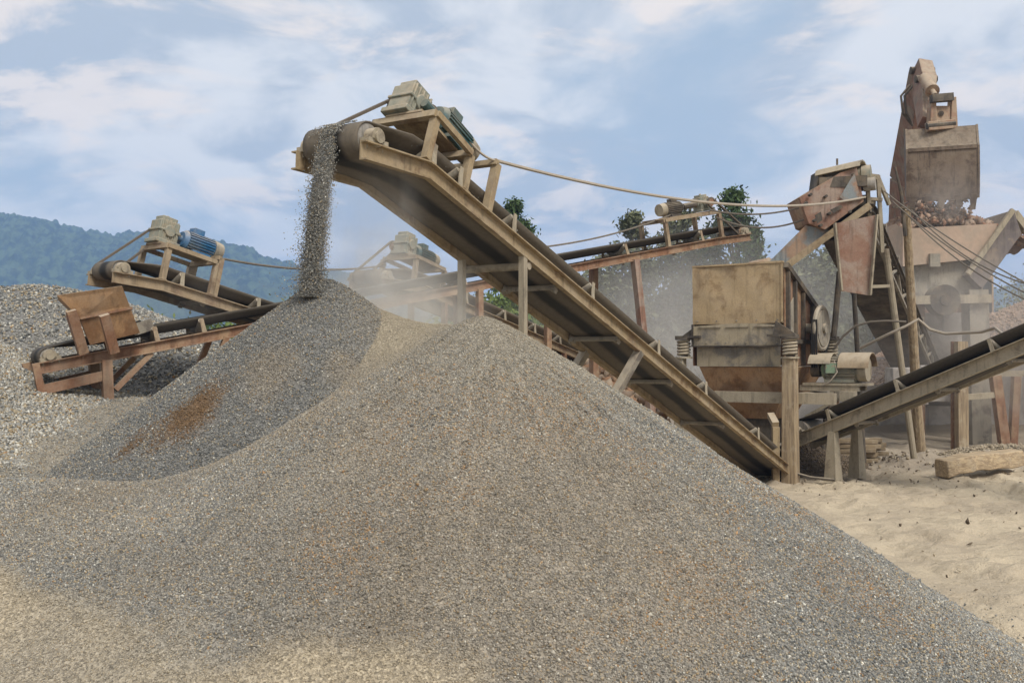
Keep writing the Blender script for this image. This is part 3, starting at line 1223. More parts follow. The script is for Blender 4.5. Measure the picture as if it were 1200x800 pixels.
        ch.build('drive_chain', M['chain'], s.root, smooth=False)
        # motor: finned barrel, end bells, terminal box, feet
        ms = msize
        r = 0.125 * ms
        m0, m1 = length * 0.5, length * 0.5 + 0.40 * ms
        mh = 0.06 + r + 0.03
        b = MB()
        b.cyl(Q(m0, motor_l, mh), Q(m1, motor_l, mh), r * 0.9, seg=24)
        for k in range(22):
            a = 2 * math.pi * k / 22
            rad = s.lat * math.cos(a) + up * math.sin(a)
            tn = up * math.cos(a) - s.lat * math.sin(a)
            b.box(Q((m0 + m1) / 2, motor_l, mh) + rad * r * 0.95, al * (m1 - m0) * 0.47, tn * 0.006 * ms, rad * r * 0.10)
        b.cyl(Q(m0 - 0.05 * ms, motor_l, mh), Q(m0, motor_l, mh), r * 0.75, r * 1.02, seg=24)
        b.cyl(Q(m0 - 0.22 * ms, motor_l, mh), Q(m0 - 0.05 * ms, motor_l, mh), 0.04 * ms, seg=10)
        b.box(Q((m0 + m1) / 2, motor_l, 0.06 + 0.02), al * 0.13 * ms, s.lat * r * 1.05, up * 0.022)
        mo = b.build('motor', motor_mat, s.root)
        b = MB().cyl(Q(m1, motor_l, mh), Q(m1 + 0.13 * ms, motor_l, mh), r * 1.03, r * 0.93, seg=24)
        b.build('fan_cover', M['greytan'] if motor_mat is not M['blue'] else M['grey'], mo)
        b = MB().box(Q((m0 + m1) / 2 - 0.05, motor_l, mh + r * 1.12), al * 0.075 * ms, s.lat * 0.065 * ms, up * 0.045 * ms)
        b.build('terminal_box', motor_mat, mo, bevel=0.006)
        # coupling between motor and gearbox
        MB().cyl(Q(0.10 + 0.19 * g, gl * 0.5 + motor_l * .5, mh + .01), Q(m0 - 0.12 * ms, motor_l, mh), 0.06 * ms, seg=14).build('coupling', M['dark'], s.root)
        if goal:
            qg, hg = goal
            b = MB()
            a0 = s.P(qg, lw, 0)
            u, nn = s.frame(qg)
            t0 = s.P(qg, lw, hg)
            t1 = s.P(qg, -lw, hg)
            b.angle(a0, t0, 0.08, 0.012, s.lat)
            b.angle(s.P(qg, -lw, 0), t1, 0.08, 0.012, s.lat)
            b.beam(t1, t0, 0.055, 0.06, nn)
            b.build('cable_arch', mr, s.root)


# ---- the large conveyor over the fresh pile
c1T, c1B = at(935, 556, 18.6), at(500, 190, 9.19)
C1 = Conv('belt_conveyor', 'largest belt conveyor, dusty tan rails, dropping a stream of gravel from its head', c1T, c1B, 0.92, R(2), 0.74, 0.165, M['tan'], M['belt'])
C1.drums()
C1.idlers([C1.q_at(p) for p in (597, 690, 768, 824, 886)] + [C1.L0 - 0.5, C1.L0 - 0.06])
C1.returns([C1.q_at(p) for p in (655, 728, 790, 850)])
C1.drive(C1.L0 + 0.04, 0.62, 0.50, M['teal'], goal=(C1.q_at(567), 0.56), gear=1.0, msize=1.12, gear_l=-0.10, motor_l=0.12, tilt=R(7))
qa = C1.q_at(612)
zl = 0.6
C1.leg(qa, 1, zl, w=0.068, mat=M['greytan'])
C1.leg(qa, -1, zl, w=0.068, mat=M['greytan'])
b = MB()
b.cyl(C1.P(qa - 0.12, C1.W / 2 + 0.05, -C1.rh - 0.045), C1.P(qa - 0.12, -C1.W / 2 - 0.12, -C1.rh - 0.045), 0.042, seg=12)
b.build('cross_pipe', M['greytan'], C1.root)
qb = C1.q_at(748)
for side in (1, -1):
    C1.leg(qb, side, 0.1, lean=(-0.62, -0.35), w=0.10, mat=M['grey'], name='strut')
# stone riding the belt near the head
qq = C1.q_at(870)

# ---- upper left conveyor that feeds the rusty hopper
h2 = at(130, 318, 13.35)
b2 = at(190, 328, 13.9)
d2 = at(305, 365, 15.2) - b2
C2 = Conv('belt_conveyor', 'tan belt conveyor with a blue motor on top, its head above the rusty hopper', b2 + d2 * 2.6, b2, (h2 - b2).length, math.asin((h2 - b2).z / (h2 - b2).length), 0.62, 0.155, M['tan_far'], M['belt'], 0.12)
C2.drums()
C2.idlers([C2.q_at(p) for p in (210, 300)] + [C2.L0 - 2.6, C2.L0 - 3.4])
C2.returns([C2.q_at(p) for p in (240,)] + [C2.L0 - 2.4])
C2.drive(C2.q_at(187), 0.80, 0.50, M['blue'], gear=1.0, msize=1.15, goal=(C2.q_at(247), 0.58), gear_l=-0.02, motor_l=0.04)
for q in (C2.L0 - 2.5, C2.L0 - 4):
    for side in (1, -1):
        C2.leg(q, side, 0.6, mat=M['rust'])

# ---- the long rusty conveyor from the hopper back to the crusher
t3, b3, e3 = at(38, 426, 13.0), at(838, 279, 20.4), at(883, 273, 20.9)
C3 = Conv('belt_conveyor', 'long rust brown belt conveyor rising from the hopper to above the tan crusher', t3, b3, (e3 - b3).length, math.asin((e3 - b3).z / (e3 - b3).length), 0.66, 0.15, M['rust'], M['belt_dark'], 0.12)
C3.drums()
C3.idlers([C3.q_at(p) for p in (185, 240, 370, 545, 640, 735, 823)], M['tan_far'])
C3.returns([C3.q_at(p) for p in (160, 210, 730, 790)])
C3.drive(C3.q_at(846), 1.55, 0.52, M['dark'], chain_side=1, gear=0.85, msize=1.05, gear_l=0.0, motor_l=0.0, mr=M['tan_far'])
for p, zb in ((130, 1.45), (148, 1.5)):
    pass
qh_ = C3.q_at(122)
for side in (1, -1):
    C3.leg(qh_, side, 1.25, lean=(0.05, 0), w=0.13, mat=M['rust'])
    C3.leg(C3.q_at(263), side, 1.35, lean=(-0.38, -0.1), w=0.08, mat=M['rust'])
b = MB()
for side in (1, -1):
    b.beam(C3.P(qh_ + 0.62, side * 0.33, -0.15), C3.P(qh_ + .05, side * 0.33, -0.55), 0.07, 0.07)
    b.beam(C3.P(0.02, side * 0.36, -0.36), C3.P(qh_ - 0.02, side * 0.36, -0.33), 0.06, 0.13)
    b.beam(C3.P(0.03, side * 0.36, 0.0), C3.P(0.03, side * 0.36, -0.43), 0.07, 0.09)
b.beam(C3.P(0.03, -.36, -0.36), C3.P(0.03, .36, -0.36), 0.05, 0.12)
b.build('tail_frame', M['rust'], C3.root)
for p, ln in ((722, 0.0), (742, 0.10)):
    q = C3.q_at(p)
    C3.leg(q, 1 if p > 730 else -1, 0.0, lean=(ln, -0.02), w=0.13, mat=M['rustred'] if p > 730 else M['rust'])
for p in (560, 640):
    for side in (1, -1):
        C3.leg(C3.q_at(p), side, 0.0, w=0.10, mat=M['rust'])

# hopper standing on that conveyor
hq = C3.q_at(118)
hop = thing('hopper', 'rusty brown sheet steel hopper on the tail of the long conveyor', 'hopper', C3.P(hq, 0, 0))


def hopper_walls():
    def ring(p, q, Y, wd):
        a, b_ = at(*p, Y), at(*q, Y + (0.30 if wd else 0))
        e = V((-.40, .90, 0)) * wd
        return [a, b_, b_ + e, a + e]
    rt = ring((67, 346), (143, 335), 12.75, 1.25)
    rm = ring((94, 373), (153, 361), 12.95, 0.95)
    rb = ring((106, 404), (164, 390), 13.12, 0.62)
    for name, A, B, mat in (('upper_wall', rt, rm, M['rusttan']), ('lower_wall', rm, rb, M['rusttan'])):
        m = MB()
        for i in range(4):
            j = (i + 1) % 4
            a, b_, c, d = A[i], A[j], B[j], B[i]
            nrm = (b_ - a).cross(d - a).normalized() * 0.012
            m.prism([a, b_, c, d], nrm)
        m.build(name, mat, hop)
    m = MB()
    for i in range(4):
        m.beam(rm[i], rm[(i + 1) % 4], 0.05, 0.03)
    m.build('rim', M['rust'], hop)
    for p, q in (((83, 364), (98, 414)), ((122, 369), (134, 413))):
        a, b_ = at(*p, 12.72), at(*q, 12.92)
        MB().beam(b_, a, 0.12, 0.09, C3.lat).build('support_post', M['rust'], hop)
        e = V((-.40, .9, 0)) * 1.0
        MB().beam(b_ + e * .75, a + e * 1.1, 0.12, 0.09, C3.lat).build('support_post', M['rust'], hop)
    for side in (1, -1):
        m = MB()
        m.beam(C3.P(hq + .5, side * 0.26, 0.20), C3.P(hq + .78, side * 0.27, 0.24), 0.02, 0.16, C3.n0)
        m.build('skirt_board', M['grey'], hop)


hopper_walls()

# ---- the dusty conveyor behind, its head in the dust
b5, t5 = at(488, 331, 17.6), at(775, 455, 26.5)
C5 = Conv('belt_conveyor', 'hazy dust covered conveyor far behind, its low end running under the large conveyor', t5, b5, 0.95, R(1), 0.72, 0.17, M['tan_far'], M['belt_pale'], 0.12)
C5.drums()
C5.idlers([C5.q_at(p) for p in (545, 590, 625, 655, 685, 712, 738)])
C5.drive(C5.L0 + 0.1, 0.85, 0.46, M['teal'], gear=1.05, msize=1.1, gear_l=0, motor_l=0)
for p in (520, 600, 660, 720):
    for side in (1, -1):
        C5.leg(C5.q_at(p), side, 0, mat=M['rust'])

# ---- the conveyor leaving to the right
t6, m6 = at(920, 515, 18.75), at(1200, 397, 15.4)
C6 = Conv('belt_conveyor', 'grey tan conveyor with a black belt rising out of the picture at the right', t6, t6 + (m6 - t6) * 1.9, 0.6, R(2), 0.72, 0.225, M['greytan'], M['belt_dark'])
C6.drums()
C6.idlers([C6.q_at(p) for p in (976, 1057, 1168)] + [C6.L0 * .75], M['greytan'])
C6.returns([C6.q_at(p) for p in (1000, 1095, 1178)])
for side in (1, -1):
    C6.leg(C6.q_at(975), side, 0.0, w=0.13, w1=0.24, mat=M['greytan'])
    C6.leg(C6.L0 * 0.8, side, 0.0, w=0.14, mat=M['rust'])
    C6.leg(C6.L0 * 0.97, side, 0.0, w=0.14, mat=M['rust'])

# ---- steep dark conveyor with the chute head
b7, t7 = at(1023, 243, 19.4), at(1119, 474, 30.5)
C7 = Conv('belt_conveyor', 'dark broad conveyor rising steeply to the rusty chute, behind the wooden pole', t7, b7, 0.35, R(4), 1.12, 0.17, M['dark'], M['belt_dark'])
C7.drums()
C7.idlers([C7.L0 * k for k in (.2, .35, .5, .65, .78, .9)], M['grey'])
C7.returns([C7.L0 * k for k in (.45,)])
# cross bracing, lattice below
b = MB()
for k in range(7):
    q = C7.L0 * (0.3 + 0.1 * k)
    b.beam(C7.P(q, .57, -0.17), C7.P(q + .55, .57, -0.5), 0.05, 0.05)
    b.beam(C7.P(q + .55, .57, -0.5), C7.P(q + 1.1, .57, -0.17), 0.05, 0.05)
b.beam(C7.P(C7.L0 * .3, .57, -.5), C7.P(C7.L0 * .98, .57, -.5), 0.06, 0.06)
b.build('bracing', M['grey'], C7.root)
b = MB()
fr = [(C7.P(C7.L0 * k, 0, -.19), C7.lat, C7.n0) for k in (.25, .6, .93)]
b.sweep([(-.55, 0), (.55, 0), (.55, -.02), (-.55, -.02)], fr)
b.build('belly_pan', M['dark'], C7.root)

# ------------------------------------------------------------------ chute at the head of the dark conveyor
Y7 = 19.1
chu = thing('discharge_chute', 'rusty bolted steel chute leading from the raised dark conveyor down to the tan crusher', 'chute', at(985, 300, Y7))


def pxplate(pts, Y, t, name, mat, parent, dy=0):
    m = MB()
    P = [at(p[0], p[1], p[2] if len(p) > 2 else Y) for p in pts]
    m.plate(P, t)
    return m.build(name, mat, parent)


near = [(902, 306, 19.3), (944, 264, 19.2), (972, 270, 19.15), (1016, 238, 19.0), (1019, 244, 19.0), (917, 317, 19.25)]
pxplate(near, Y7, 0.02, 'side_plate', M['bluegrey'], chu)
pxplate([(x, y, Y + 1.15) for x, y, Y in near], Y7, 0.02, 'side_plate', M['rusttan'], chu)
a0, a1 = at(917, 315, 19.23), at(1019, 241, 18.98)
MB().beam(a0, a1, 0.16, 0.13).build('chute_beam', M['tan'], chu)
MB().beam(a0 + V((0, 1.2, 0)), a1 + V((0, 1.2, 0)), 0.12, 0.12).build('chute_beam', M['tan'], chu)
m = MB()
m.plate([a0 + V((0, .08, -.03)), a1 + V((0, .08, -.03)), a1 + V((0, 1.15, -.03)), a0 + V((0, 1.15, -.03))], 0.02)
m.build('chute_floor', M['dark'], chu)
hexa = [(937, 232, 19.1), (953, 222, 19.05), (985, 203, 18.98), (1004, 197, 18.95), (1012, 236, 18.9), (967, 269, 19.0), (948, 262, 19.1)]
MB().plate([at(*p) for p in hexa], 0.02).build('head_plate', M['rustred'], chu)
MB().plate([at(*p) + V((0, -.012, 0)) for p in ((984, 231, 18.93), (1001, 203, 18.9), (1009, 234, 18.88), (990, 236, 18.92))], 0.02).build('patch_plate', M['bluegrey'], chu)
m = MB()
for i in range(7):
    p, q = at(*hexa[i]), at(*hexa[(i + 1) % 7])
    m.prism([p, q, q + V((0, .9, 0)), p + V((0, .9, 0))], (0, 0, 0.012))
m.build('head_casing', M['rust'], chu)
m = MB()
for px, py in ((945, 238), (955, 258), (962, 264), (968, 230), (972, 250), (996, 248), (1006, 228), (950, 228), (1000, 205)):
    p = at(px, py, 18.93)
    m.cyl(p + V((0, .1, 0)), p - V((0, .03, 0)), 0.03, seg=6)
m.build('bolt_heads', M['dark'], chu)
for pts in ([(973, 246), (985, 240), (988, 243), (977, 250)], [(955, 252), (962, 248), (964, 258), (958, 262)]):
    MB().plate([at(x, y, 18.93) for x, y in pts], 0.016).build('torn_patch', M['dark'], chu)
# hanging deflector plate with folded edges
hp = [at(978, 262, 18.75), at(1026, 252, 18.6), at(1018, 346, 18.6), at(986, 341, 18.7)]
dfl = MB().plate(hp, 0.02).build('deflector_plate', M['rustred'], chu)
m = MB()
m.beam(hp[0] + V((-.01, -.04, 0)), hp[3] + V((-.01, -.04, 0)), 0.12, 0.03, (1, 0, 0))
m.build('folded_edge', M['greytan'], dfl)
m = MB()
m.beam(hp[1] + V((.01, -.04, 0)), hp[2] + V((.01, -.04, 0)), 0.12, 0.03, (1, 0, 0))
m.build('folded_edge', M['greytan'], dfl)
# motor under its pale lid on top
mt = thing('motor', 'dusty motor under a pale sheet lid on top of the rusty chute head', 'motor', at(992, 222, 19.3))
m = MB()
p0, p1 = at(962, 214, 19.6), at(1020, 206, 19.2)
m.cyl(p0 + (p1 - p0) * .12, p1, 0.19, seg=22)
m.cyl(p1 - (p1 - p0) * .16, p1 + (p1 - p0) * .02, 0.215, seg=22)
m.build('motor_body', M['gear'], mt)
m = MB()
q0, q1 = at(960, 203, 19.5), at(1012, 191, 19.05)
lat = (q1 - q0).normalized().cross(V((0, 0, 1)))
sec = [(-.32, -.10), (-.26, .0), (-.1, .05), (.1, .05), (.26, 0), (.32, -.10), (.30, -.11), (.25, -.025), (.09, .025), (-.09, .025), (-.25, -.025), (-.30, -.11)]
m.sweep(sec, [(q0, lat, V((0, 0, 1))), (q1, lat, V((0, 0, 1)))])
m.build('lid', M['panel'], mt)
m = MB()
m.box(at(988, 216, 19.25), (.42, -.12, 0), (.1, .3, 0), (0, 0, .10))
m.box(at(956, 216, 19.5), (.05, 0, 0), (0, .25, 0), (.03, 0, .22))
m.build('bracket', M['dark'], mt)
m = MB()
p = at(981, 186, 19.2)
m.cyl(p - V((0, 0, .12)), p, 0.02, seg=6)
m.build('lifting_eye', M['dark'], mt)
# roller frame and posts by the head
m = MB()
for px in (1021, 1034):
    m.beam(at(px, 296, 19.2), at(px - 5, 206, 19.15), 0.07, 0.06, (0, 1, 0))
m.beam(at(1013, 206, 19.2), at(1030, 208, 19.15), 0.07, 0.1)
m.beam(at(1016, 233, 19.2), at(1034, 234, 19.15), 0.07, 0.06)
m.beam(at(1028, 206, 19.15), at(1042, 240, 19.3), 0.05, 0.08)
m.build('head_frame', M['greytan'], C7.root)
m = MB().cyl(at(1012, 217, 19.1), at(1026, 215, 19.0), 0.13, seg=16)
m.build('snub_roller', M['pulley'], C7.root)
# legs of the raised conveyor
for (a, b_, Y0, Y1, r, mat) in (((984, 318), (970, 470), 19.9, 19.9, 0.06, M['dark']), ((1038, 292), (1062, 470), 19.2, 19.5, 0.062, M['greytan']), ((1000, 330), (1010, 500), 20.6, 20.6, 0.05, M['dark'])):
    p, q = at(*a, Y0), at(*b_, Y1)
    e = p + (q - p) * ((p.z - 0.0) / (p.z - q.z))
    MB().cyl(e, p, r, seg=10).build('leg', mat, C7.root)
m = MB()
m.beam(at(1018, 336, 18.9), at(1042, 335, 19.1), 0.05, 0.06)
m.beam(at(1036, 300, 19.3), at(1050, 384, 20.1), 0.04, 0.05)
m.build('cross_bar', M['greytan'], C7.root)

# wooden pole carrying the wires
m = MB()
pb, ptop = at(1078, 541, 20.6), at(1062, 246, 19.0)
pb = pb + (pb - ptop) * ((pb.z + 0.1) / (ptop.z - pb.z))
m.tube([pb, pb.lerp(ptop, .25), pb.lerp(ptop, .6), ptop], [0.15, 0.10, 0.085, 0.075], 10)
wp = thing('utility_pole', 'tall weathered wooden pole with wires, in front of the dark conveyor', 'pole', pb)
m.build('shaft', M['post'], wp)
m = MB()
m.tube([ptop + V((-.02, 0, -.5)), ptop + V((-.09, 0, .3)), at(1049, 196, 19.0)], [0.04, 0.035, 0.02], 8)
m.beam(ptop + V((-.28, -.05, .05)), ptop + V((.1, -.08, 0.02)), .05, .04)
m.build('top_rod', M['dark'], wp)

# ------------------------------------------------------------------ the crusher
PSI = R(35)
rv, dv, zv = V((math.cos(PSI), -math.sin(PSI), 0)), V((math.sin(PSI), math.cos(PSI), 0)), V((0, 0, 1))
KO = V((3.53, 19.4, 0))
KW = 1.80


def K(a, b, z):
    return KO + rv * a + dv * b + zv * z


cr = thing('crusher', 'tan crusher with a tall dusty plate hopper on coil springs, wooden post and motor bracket', 'crusher', K(KW / 2, 1, 0))


def kbox(m, a0, a1, b0, b1, z0, z1):
    m.box(K((a0 + a1) / 2, (b0 + b1) / 2, (z0 + z1) / 2), rv * (a1 - a0) / 2, dv * (b1 - b0) / 2, zv * (z1 - z0) / 2)


def dented(name, a0, a1, z0, z1, b, th, mat, amp, seed, na=24, nz=14, tilt=0):
    """a big sheet steel plate, gently buckled, with real thickness"""
    vs, fs = [], []
    for s_ in (0, 1):
        for i in range(nz + 1):
            for j in range(na + 1):
                a, z = a0 + (a1 - a0) * j / na, z0 + (z1 - z0) * i / nz
                d = amp * (float(fbm(np.array(a * 1.6), np.array(z * 1.6), seed)) - 0.5) * 2
                vs.append(K(a, b + d + th * s_ + tilt * (z1 - z), z + (0.02 * math.sin(a * 3 + seed) if i == nz else 0)))
    n = (na + 1) * (nz + 1)
    for i in range(nz):
        for j in range(na):
            p = i * (na + 1) + j
            fs.append((p, p + 1, p + na + 2, p + na + 1))
            fs.append((n + p, n + p + na + 1, n + p + na + 2, n + p + 1))
    ring = [j for j in range(na + 1)] + [i * (na + 1) + na for i in range(1, nz + 1)] + [nz * (na + 1) + j for j in range(na - 1, -1, -1)] + [i * (na + 1) for i in range(nz - 1, 0, -1)]
    for k in range(len(ring)):
        p, q = ring[k], ring[(k + 1) % len(ring)]
        fs.append((p, q, n + q, n + p))
    return MB().add(vs, fs).build(name, mat, cr)


dented('hopper_plate', 0, KW, 2.86, 3.99, 0, 0.03, M['plate'], 0.05, 3)
dented('front_panel', 0.03, KW - 0.03, 2.45, 2.845, -0.05, 0.03, M['panel'], 0.02, 5)
m = MB()
for k in range(3):
    a = 0.14 + k * 0.56
    kbox(m, a, a + 0.46, -0.075, -0.052, 2.79, 2.815)
m.build('panel_lip', M['greytan'], cr)
dented('chute_panel', 0.07, KW - 0.07, 2.05, 2.435, 0.02, 0.03, M['panel'], 0.015, 9)
m = MB()
kbox(m, -0.02, KW + 0.02, -0.09, -0.02, 2.425, 2.45)
kbox(m, 0.0, 0.03, -0.08, 0.12, 2.45, 2.86)
m.build('panel_flange', M['dark'], cr)
m = MB()
for k in range(9):
    a = 0.10 + k * 0.2
    m.cyl(K(a, -0.052, 2.50), K(a, -0.07, 2.50), 0.016, seg=6)
    if k % 2 == 0:
        m.cyl(K(a, -0.03, 2.92), K(a, -0.005, 2.92), 0.016, seg=6)
m.build('bolt_heads', M['grey'], cr)
m = MB()
m.beam(K(-.01, .01, 3.985), K(KW + .01, .01, 3.985), 0.07, 0.03)
m.beam(K(KW - .015, -.012, 2.88), K(KW - .015, -.012, 3.96), 0.03, 0.05, dv)
m.build('edge_angle', M['plate'], cr)
m = MB()
for a in (-0.02, KW):
    m.prism([K(a, 0.033, 3.97), K(a, 0.033, 2.06), K(a, 2.25, 2.06), K(a, 2.25, 2.95)], rv * 0.02)
m.prism([K(0, 2.25, 2.95), K(KW, 2.25, 2.95), K(KW, 2.25, 2.06), K(0, 2.25, 2.06)], dv * 0.02)
m.build('side_wall', M['rust'], cr)
m = MB()
m.beam(K(KW + 0.06, 0.0, 3.93), K(KW + 0.06, 2.35, 2.93), 0.09, 0.10)
for b_ in (0.12, 0.5, 0.95, 1.5, 2.1):
    zt = 3.93 - 0.4255 * b_ - 0.06
    m.beam(K(KW + 0.055, b_, 2.06), K(KW + 0.055, b_, zt), 0.07, 0.07, dv)
m.beam(K(KW + 0.06, 0.04, 2.52), K(KW + 0.06, 2.2, 2.52), 0.06, 0.08)
m.build('side_rib', M['dark'], cr)
m = MB()
m.prism([K(KW + 0.026, 0.15, 2.56), K(KW + 0.026, 0.46, 2.56), K(KW + 0.026, 0.46, 3.35), K(KW + 0.026, 0.15, 3.1)], rv * 0.015)
m.build('side_patch', M['grey'], cr)
# lower funnel
top = [K(0.10, 0.06, 2.04), K(KW + 0.12, 0.06, 2.04), K(KW + 0.12, 2.1, 2.04), K(0.10, 2.1, 2.04)]
bot = [K(0.42, 0.45, 1.05), K(KW - 0.35, 0.45, 1.05), K(KW - 0.35, 1.6, 1.05), K(0.42, 1.6, 1.05)]
m = MB()
for i in range(4):
    j = (i + 1) % 4
    nrm = (top[j] - top[i]).cross(bot[i] - top[i]).normalized() * 0.02
    m.prism([top[i], top[j], bot[j], bot[i]], nrm)
m.build('funnel', M['rusttan'], cr)
# frame
m = MB()
kbox(m, 0.45, KW + 0.98, -0.16, -0.02, 1.38, 1.58)
m.build('front_beam', M['greytan'], cr)
m = MB()
kbox(m, -0.35, KW + 0.5, 1.9, 2.05, 1.38, 1.56)
kbox(m, -0.32, -0.16, 0.0, 1.9, 1.38, 1.56)
kbox(m, KW + 0.2, KW + 0.36, 0.05, 1.9, 1.39, 1.57)
m.build('frame_beam', M['grey'], cr)


def post(a, b_, zt, w, mat, name='post'):
    m = MB()
    m.beam(K(a, b_, -0.08), K(a, b_, zt), w, w * 0.85, dv, w * 0.85, w * 0.8)
    return m.build(name, mat, cr, bevel=0.01)


post(KW + 0.22, -0.27, 2.22, 0.27, M['post'])
post(-0.25, -0.05, 2.22, 0.22, M['greytan'])
post(-0.25, 2.0, 2.22, 0.2, M['rust'])
post(KW + 0.3, 2.0, 2.22, 0.2, M['rust'])
for a, b_ in ((KW + 0.22, -0.27), (-0.20, 0.0), (-0.20, 2.0), (KW + 0.26, 2.0)):
    m = MB()
    pts = []
    for k in range(73):
        t = k / 72
        an = t * 5 * 2 * math.pi
        pts.append(K(a, b_, 2.25 + 0.30 * t) + rv * 0.115 * math.cos(an) + dv * 0.115 * math.sin(an))
    m.tube(pts, 0.024, 7)
    m.build('coil_spring', M['greytan'], cr)
    m = MB()
    m.cyl(K(a, b_, 2.20), K(a, b_, 2.235), 0.17, seg=18)
    m.build('spring_foot', M['greytan'], cr)
    m = MB()
    m.cyl(K(a, b_, 2.565), K(a, b_, 2.60), 0.17, seg=18)
    s_ = 1 if a > 1 else -1
    m.box(K(a - s_ * 0.13, b_, 2.62), rv * 0.26, dv * 0.12, zv * 0.022)
    m.prism([K(a - s_ * 0.36, b_ + .1, 2.63), K(a + s_ * 0.1, b_ + .1, 2.63), K(a - s_ * 0.30, b_ + .1, 2.90)], dv * 0.02)
    m.build('spring_seat', M['dark'], cr)
# flywheel, belts, motor on its shelf
fw = MB()
fc = K(2.14, 1.15, 2.78)
for r0, r1 in ((0.43, 0.43),):
    ring = []
    for k in range(36):
        an = 2 * math.pi * k / 36
        ring.append(fc + dv * math.cos(an) * 0.40 + zv * math.sin(an) * 0.40)
    fw.tube(ring, 0.05, 8, closed=True)
fw.cyl(fc - rv * 0.05, fc + rv * 0.05, 0.35, seg=30)
fw.cyl(fc - rv * 0.30, fc + rv * 0.10, 0.10, seg=16)
fw.build('flywheel', M['grey'], cr)
m = MB()
mc = K(2.14, 0.85, 1.98)
for off in (-0.04, 0.0, 0.04):
    d = (mc - fc).normalized()
    pn = rv.cross(d)
    for sgn in (-1, 1):
        m.beam(fc + rv * off + pn * sgn * 0.45, mc + rv * off + pn * sgn * 0.13, 0.03, 0.02, d.cross(rv))
m.build('drive_belt', M['belt_dark'], cr, smooth=False)
m = MB()
m.cyl(K(2.06, .85, 1.98), K(2.22, .85, 1.98), 0.13, seg=18)
m.build('motor_pulley', M['dark'], cr)
mo = MB()
r = 0.235
mo.cyl(K(2.34, .85, 2.0), K(2.95, .85, 2.0), r * 0.92, seg=26)
for k in range(24):
    an = 2 * math.pi * k / 24
    rad = dv * math.cos(an) + zv * math.sin(an)
    mo.box(K(2.64, .85, 2.0) + rad * r * .97, rv * 0.27, rad.cross(rv) * 0.01, rad * 0.02)
mo.cyl(K(2.22, .85, 2.0), K(2.34, .85, 2.0), 0.05, seg=10)
mo.box(K(2.62, .85, 1.79), rv * 0.27, dv * 0.22, zv * 0.03)
mob = mo.build('motor', M['gear'], cr)
MB().cyl(K(2.28, .85, 2.0), K(2.345, .85, 2.0), r * .72, r * 1.02, seg=26).build('end_bell', M['hubgreen'], mob)
MB().cyl(K(2.95, .85, 2.0), K(3.10, .85, 2.0), r * 1.02, r * 0.95, seg=26).build('fan_cover', M['greytan'], mob)
MB().box(K(2.5, .62, 2.02), rv * .10, dv * .05, zv * .09).build('terminal_box', M['hubgreen'], mob)


def guard(a0, a1, rr, c0, c1, mat, name):
    vs, fs = [], []
    n = 10
    for a in (a0, a1):
        for t_ in (0, 0.015):
            for k in range(n + 1):
                an = c0 + (c1 - c0) * k / n
                vs.append(K(a, .85, 2.0) + dv * math.cos(an) * (rr + t_) + zv * math.sin(an) * (rr + t_))
    q = n + 1
    for k in range(n):
        fs += [(k, k + 1, 2 * q + k + 1, 2 * q + k), (q + k, 3 * q + k, 3 * q + k + 1, q + k + 1), (k, q + k, q + k + 1, k + 1), (2 * q + k, 2 * q + k + 1, 3 * q + k + 1, 3 * q + k)]
    for k in (0, n):
        fs.append((k, 2 * q + k, 3 * q + k, q + k))
    return MB().add(vs, fs).build(name, mat, cr)


guard(2.62, 3.18, 0.30, R(10), R(175), M['tan_far'], 'motor_guard')
guard(2.06, 2.48, 0.29, R(30), R(160), M['panel'], 'belt_guard')
m = MB()
kbox(m, KW + 0.16, 3.12, 0.58, 1.15, 1.70, 1.745)
kbox(m, KW + 0.1, 3.0, 0.60, 0.68, 1.60, 1.70)
kbox(m, KW + 0.1, 3.0, 1.02, 1.10, 1.60, 1.70)
m.beam(K(KW + 0.2, .64, 1.1), K(2.9, .64, 1.62), 0.06, 0.06)
m.beam(K(2.5, .64, 0.0), K(2.5, .64, 1.62), 0.07, 0.07, dv)
kbox(m, 2.7, 2.96, 0.40, 0.62, 1.42, 1.60)
m.build('motor_shelf', M['greytan'], cr)
m = MB()
kbox(m, 0.5, KW - 0.45, 0.55, 1.5, 0.55, 1.05)
m.build('discharge_box', M['dark'], cr)
for (x0, y0, x1, y1, x2, y2, Y) in ((903, 486, 909, 500, 909, 566, 17.9), (925, 492, 923, 506, 924, 556, 18.3)):
    m = MB()
    a, b_, c = at(x0, y0, Y + .3), at(x1, y1, Y), at(x2, y2, Y)
    c.z = -0.05
    m.beam(b_, c, 0.12, 0.10, (0, 1, 0))
    m.beam(a, b_ + V((0, 0, .04)), 0.12, 0.10, (0, 1, 0))
    m.build('bent_leg', M['tan'] if x0 < 910 else M['grey'], cr)
# loose cable hanging on the motor
m = MB()
m.tube([K(2.55, .60, 2.15), K(2.62, .55, 1.95), K(2.5, .52, 1.78), K(2.35, .55, 1.7)], 0.014, 6)
m.build('power_cable', M['hose'], cr)
# rock lying in the mouth of the hopper
rgb = np.random.default_rng(5)


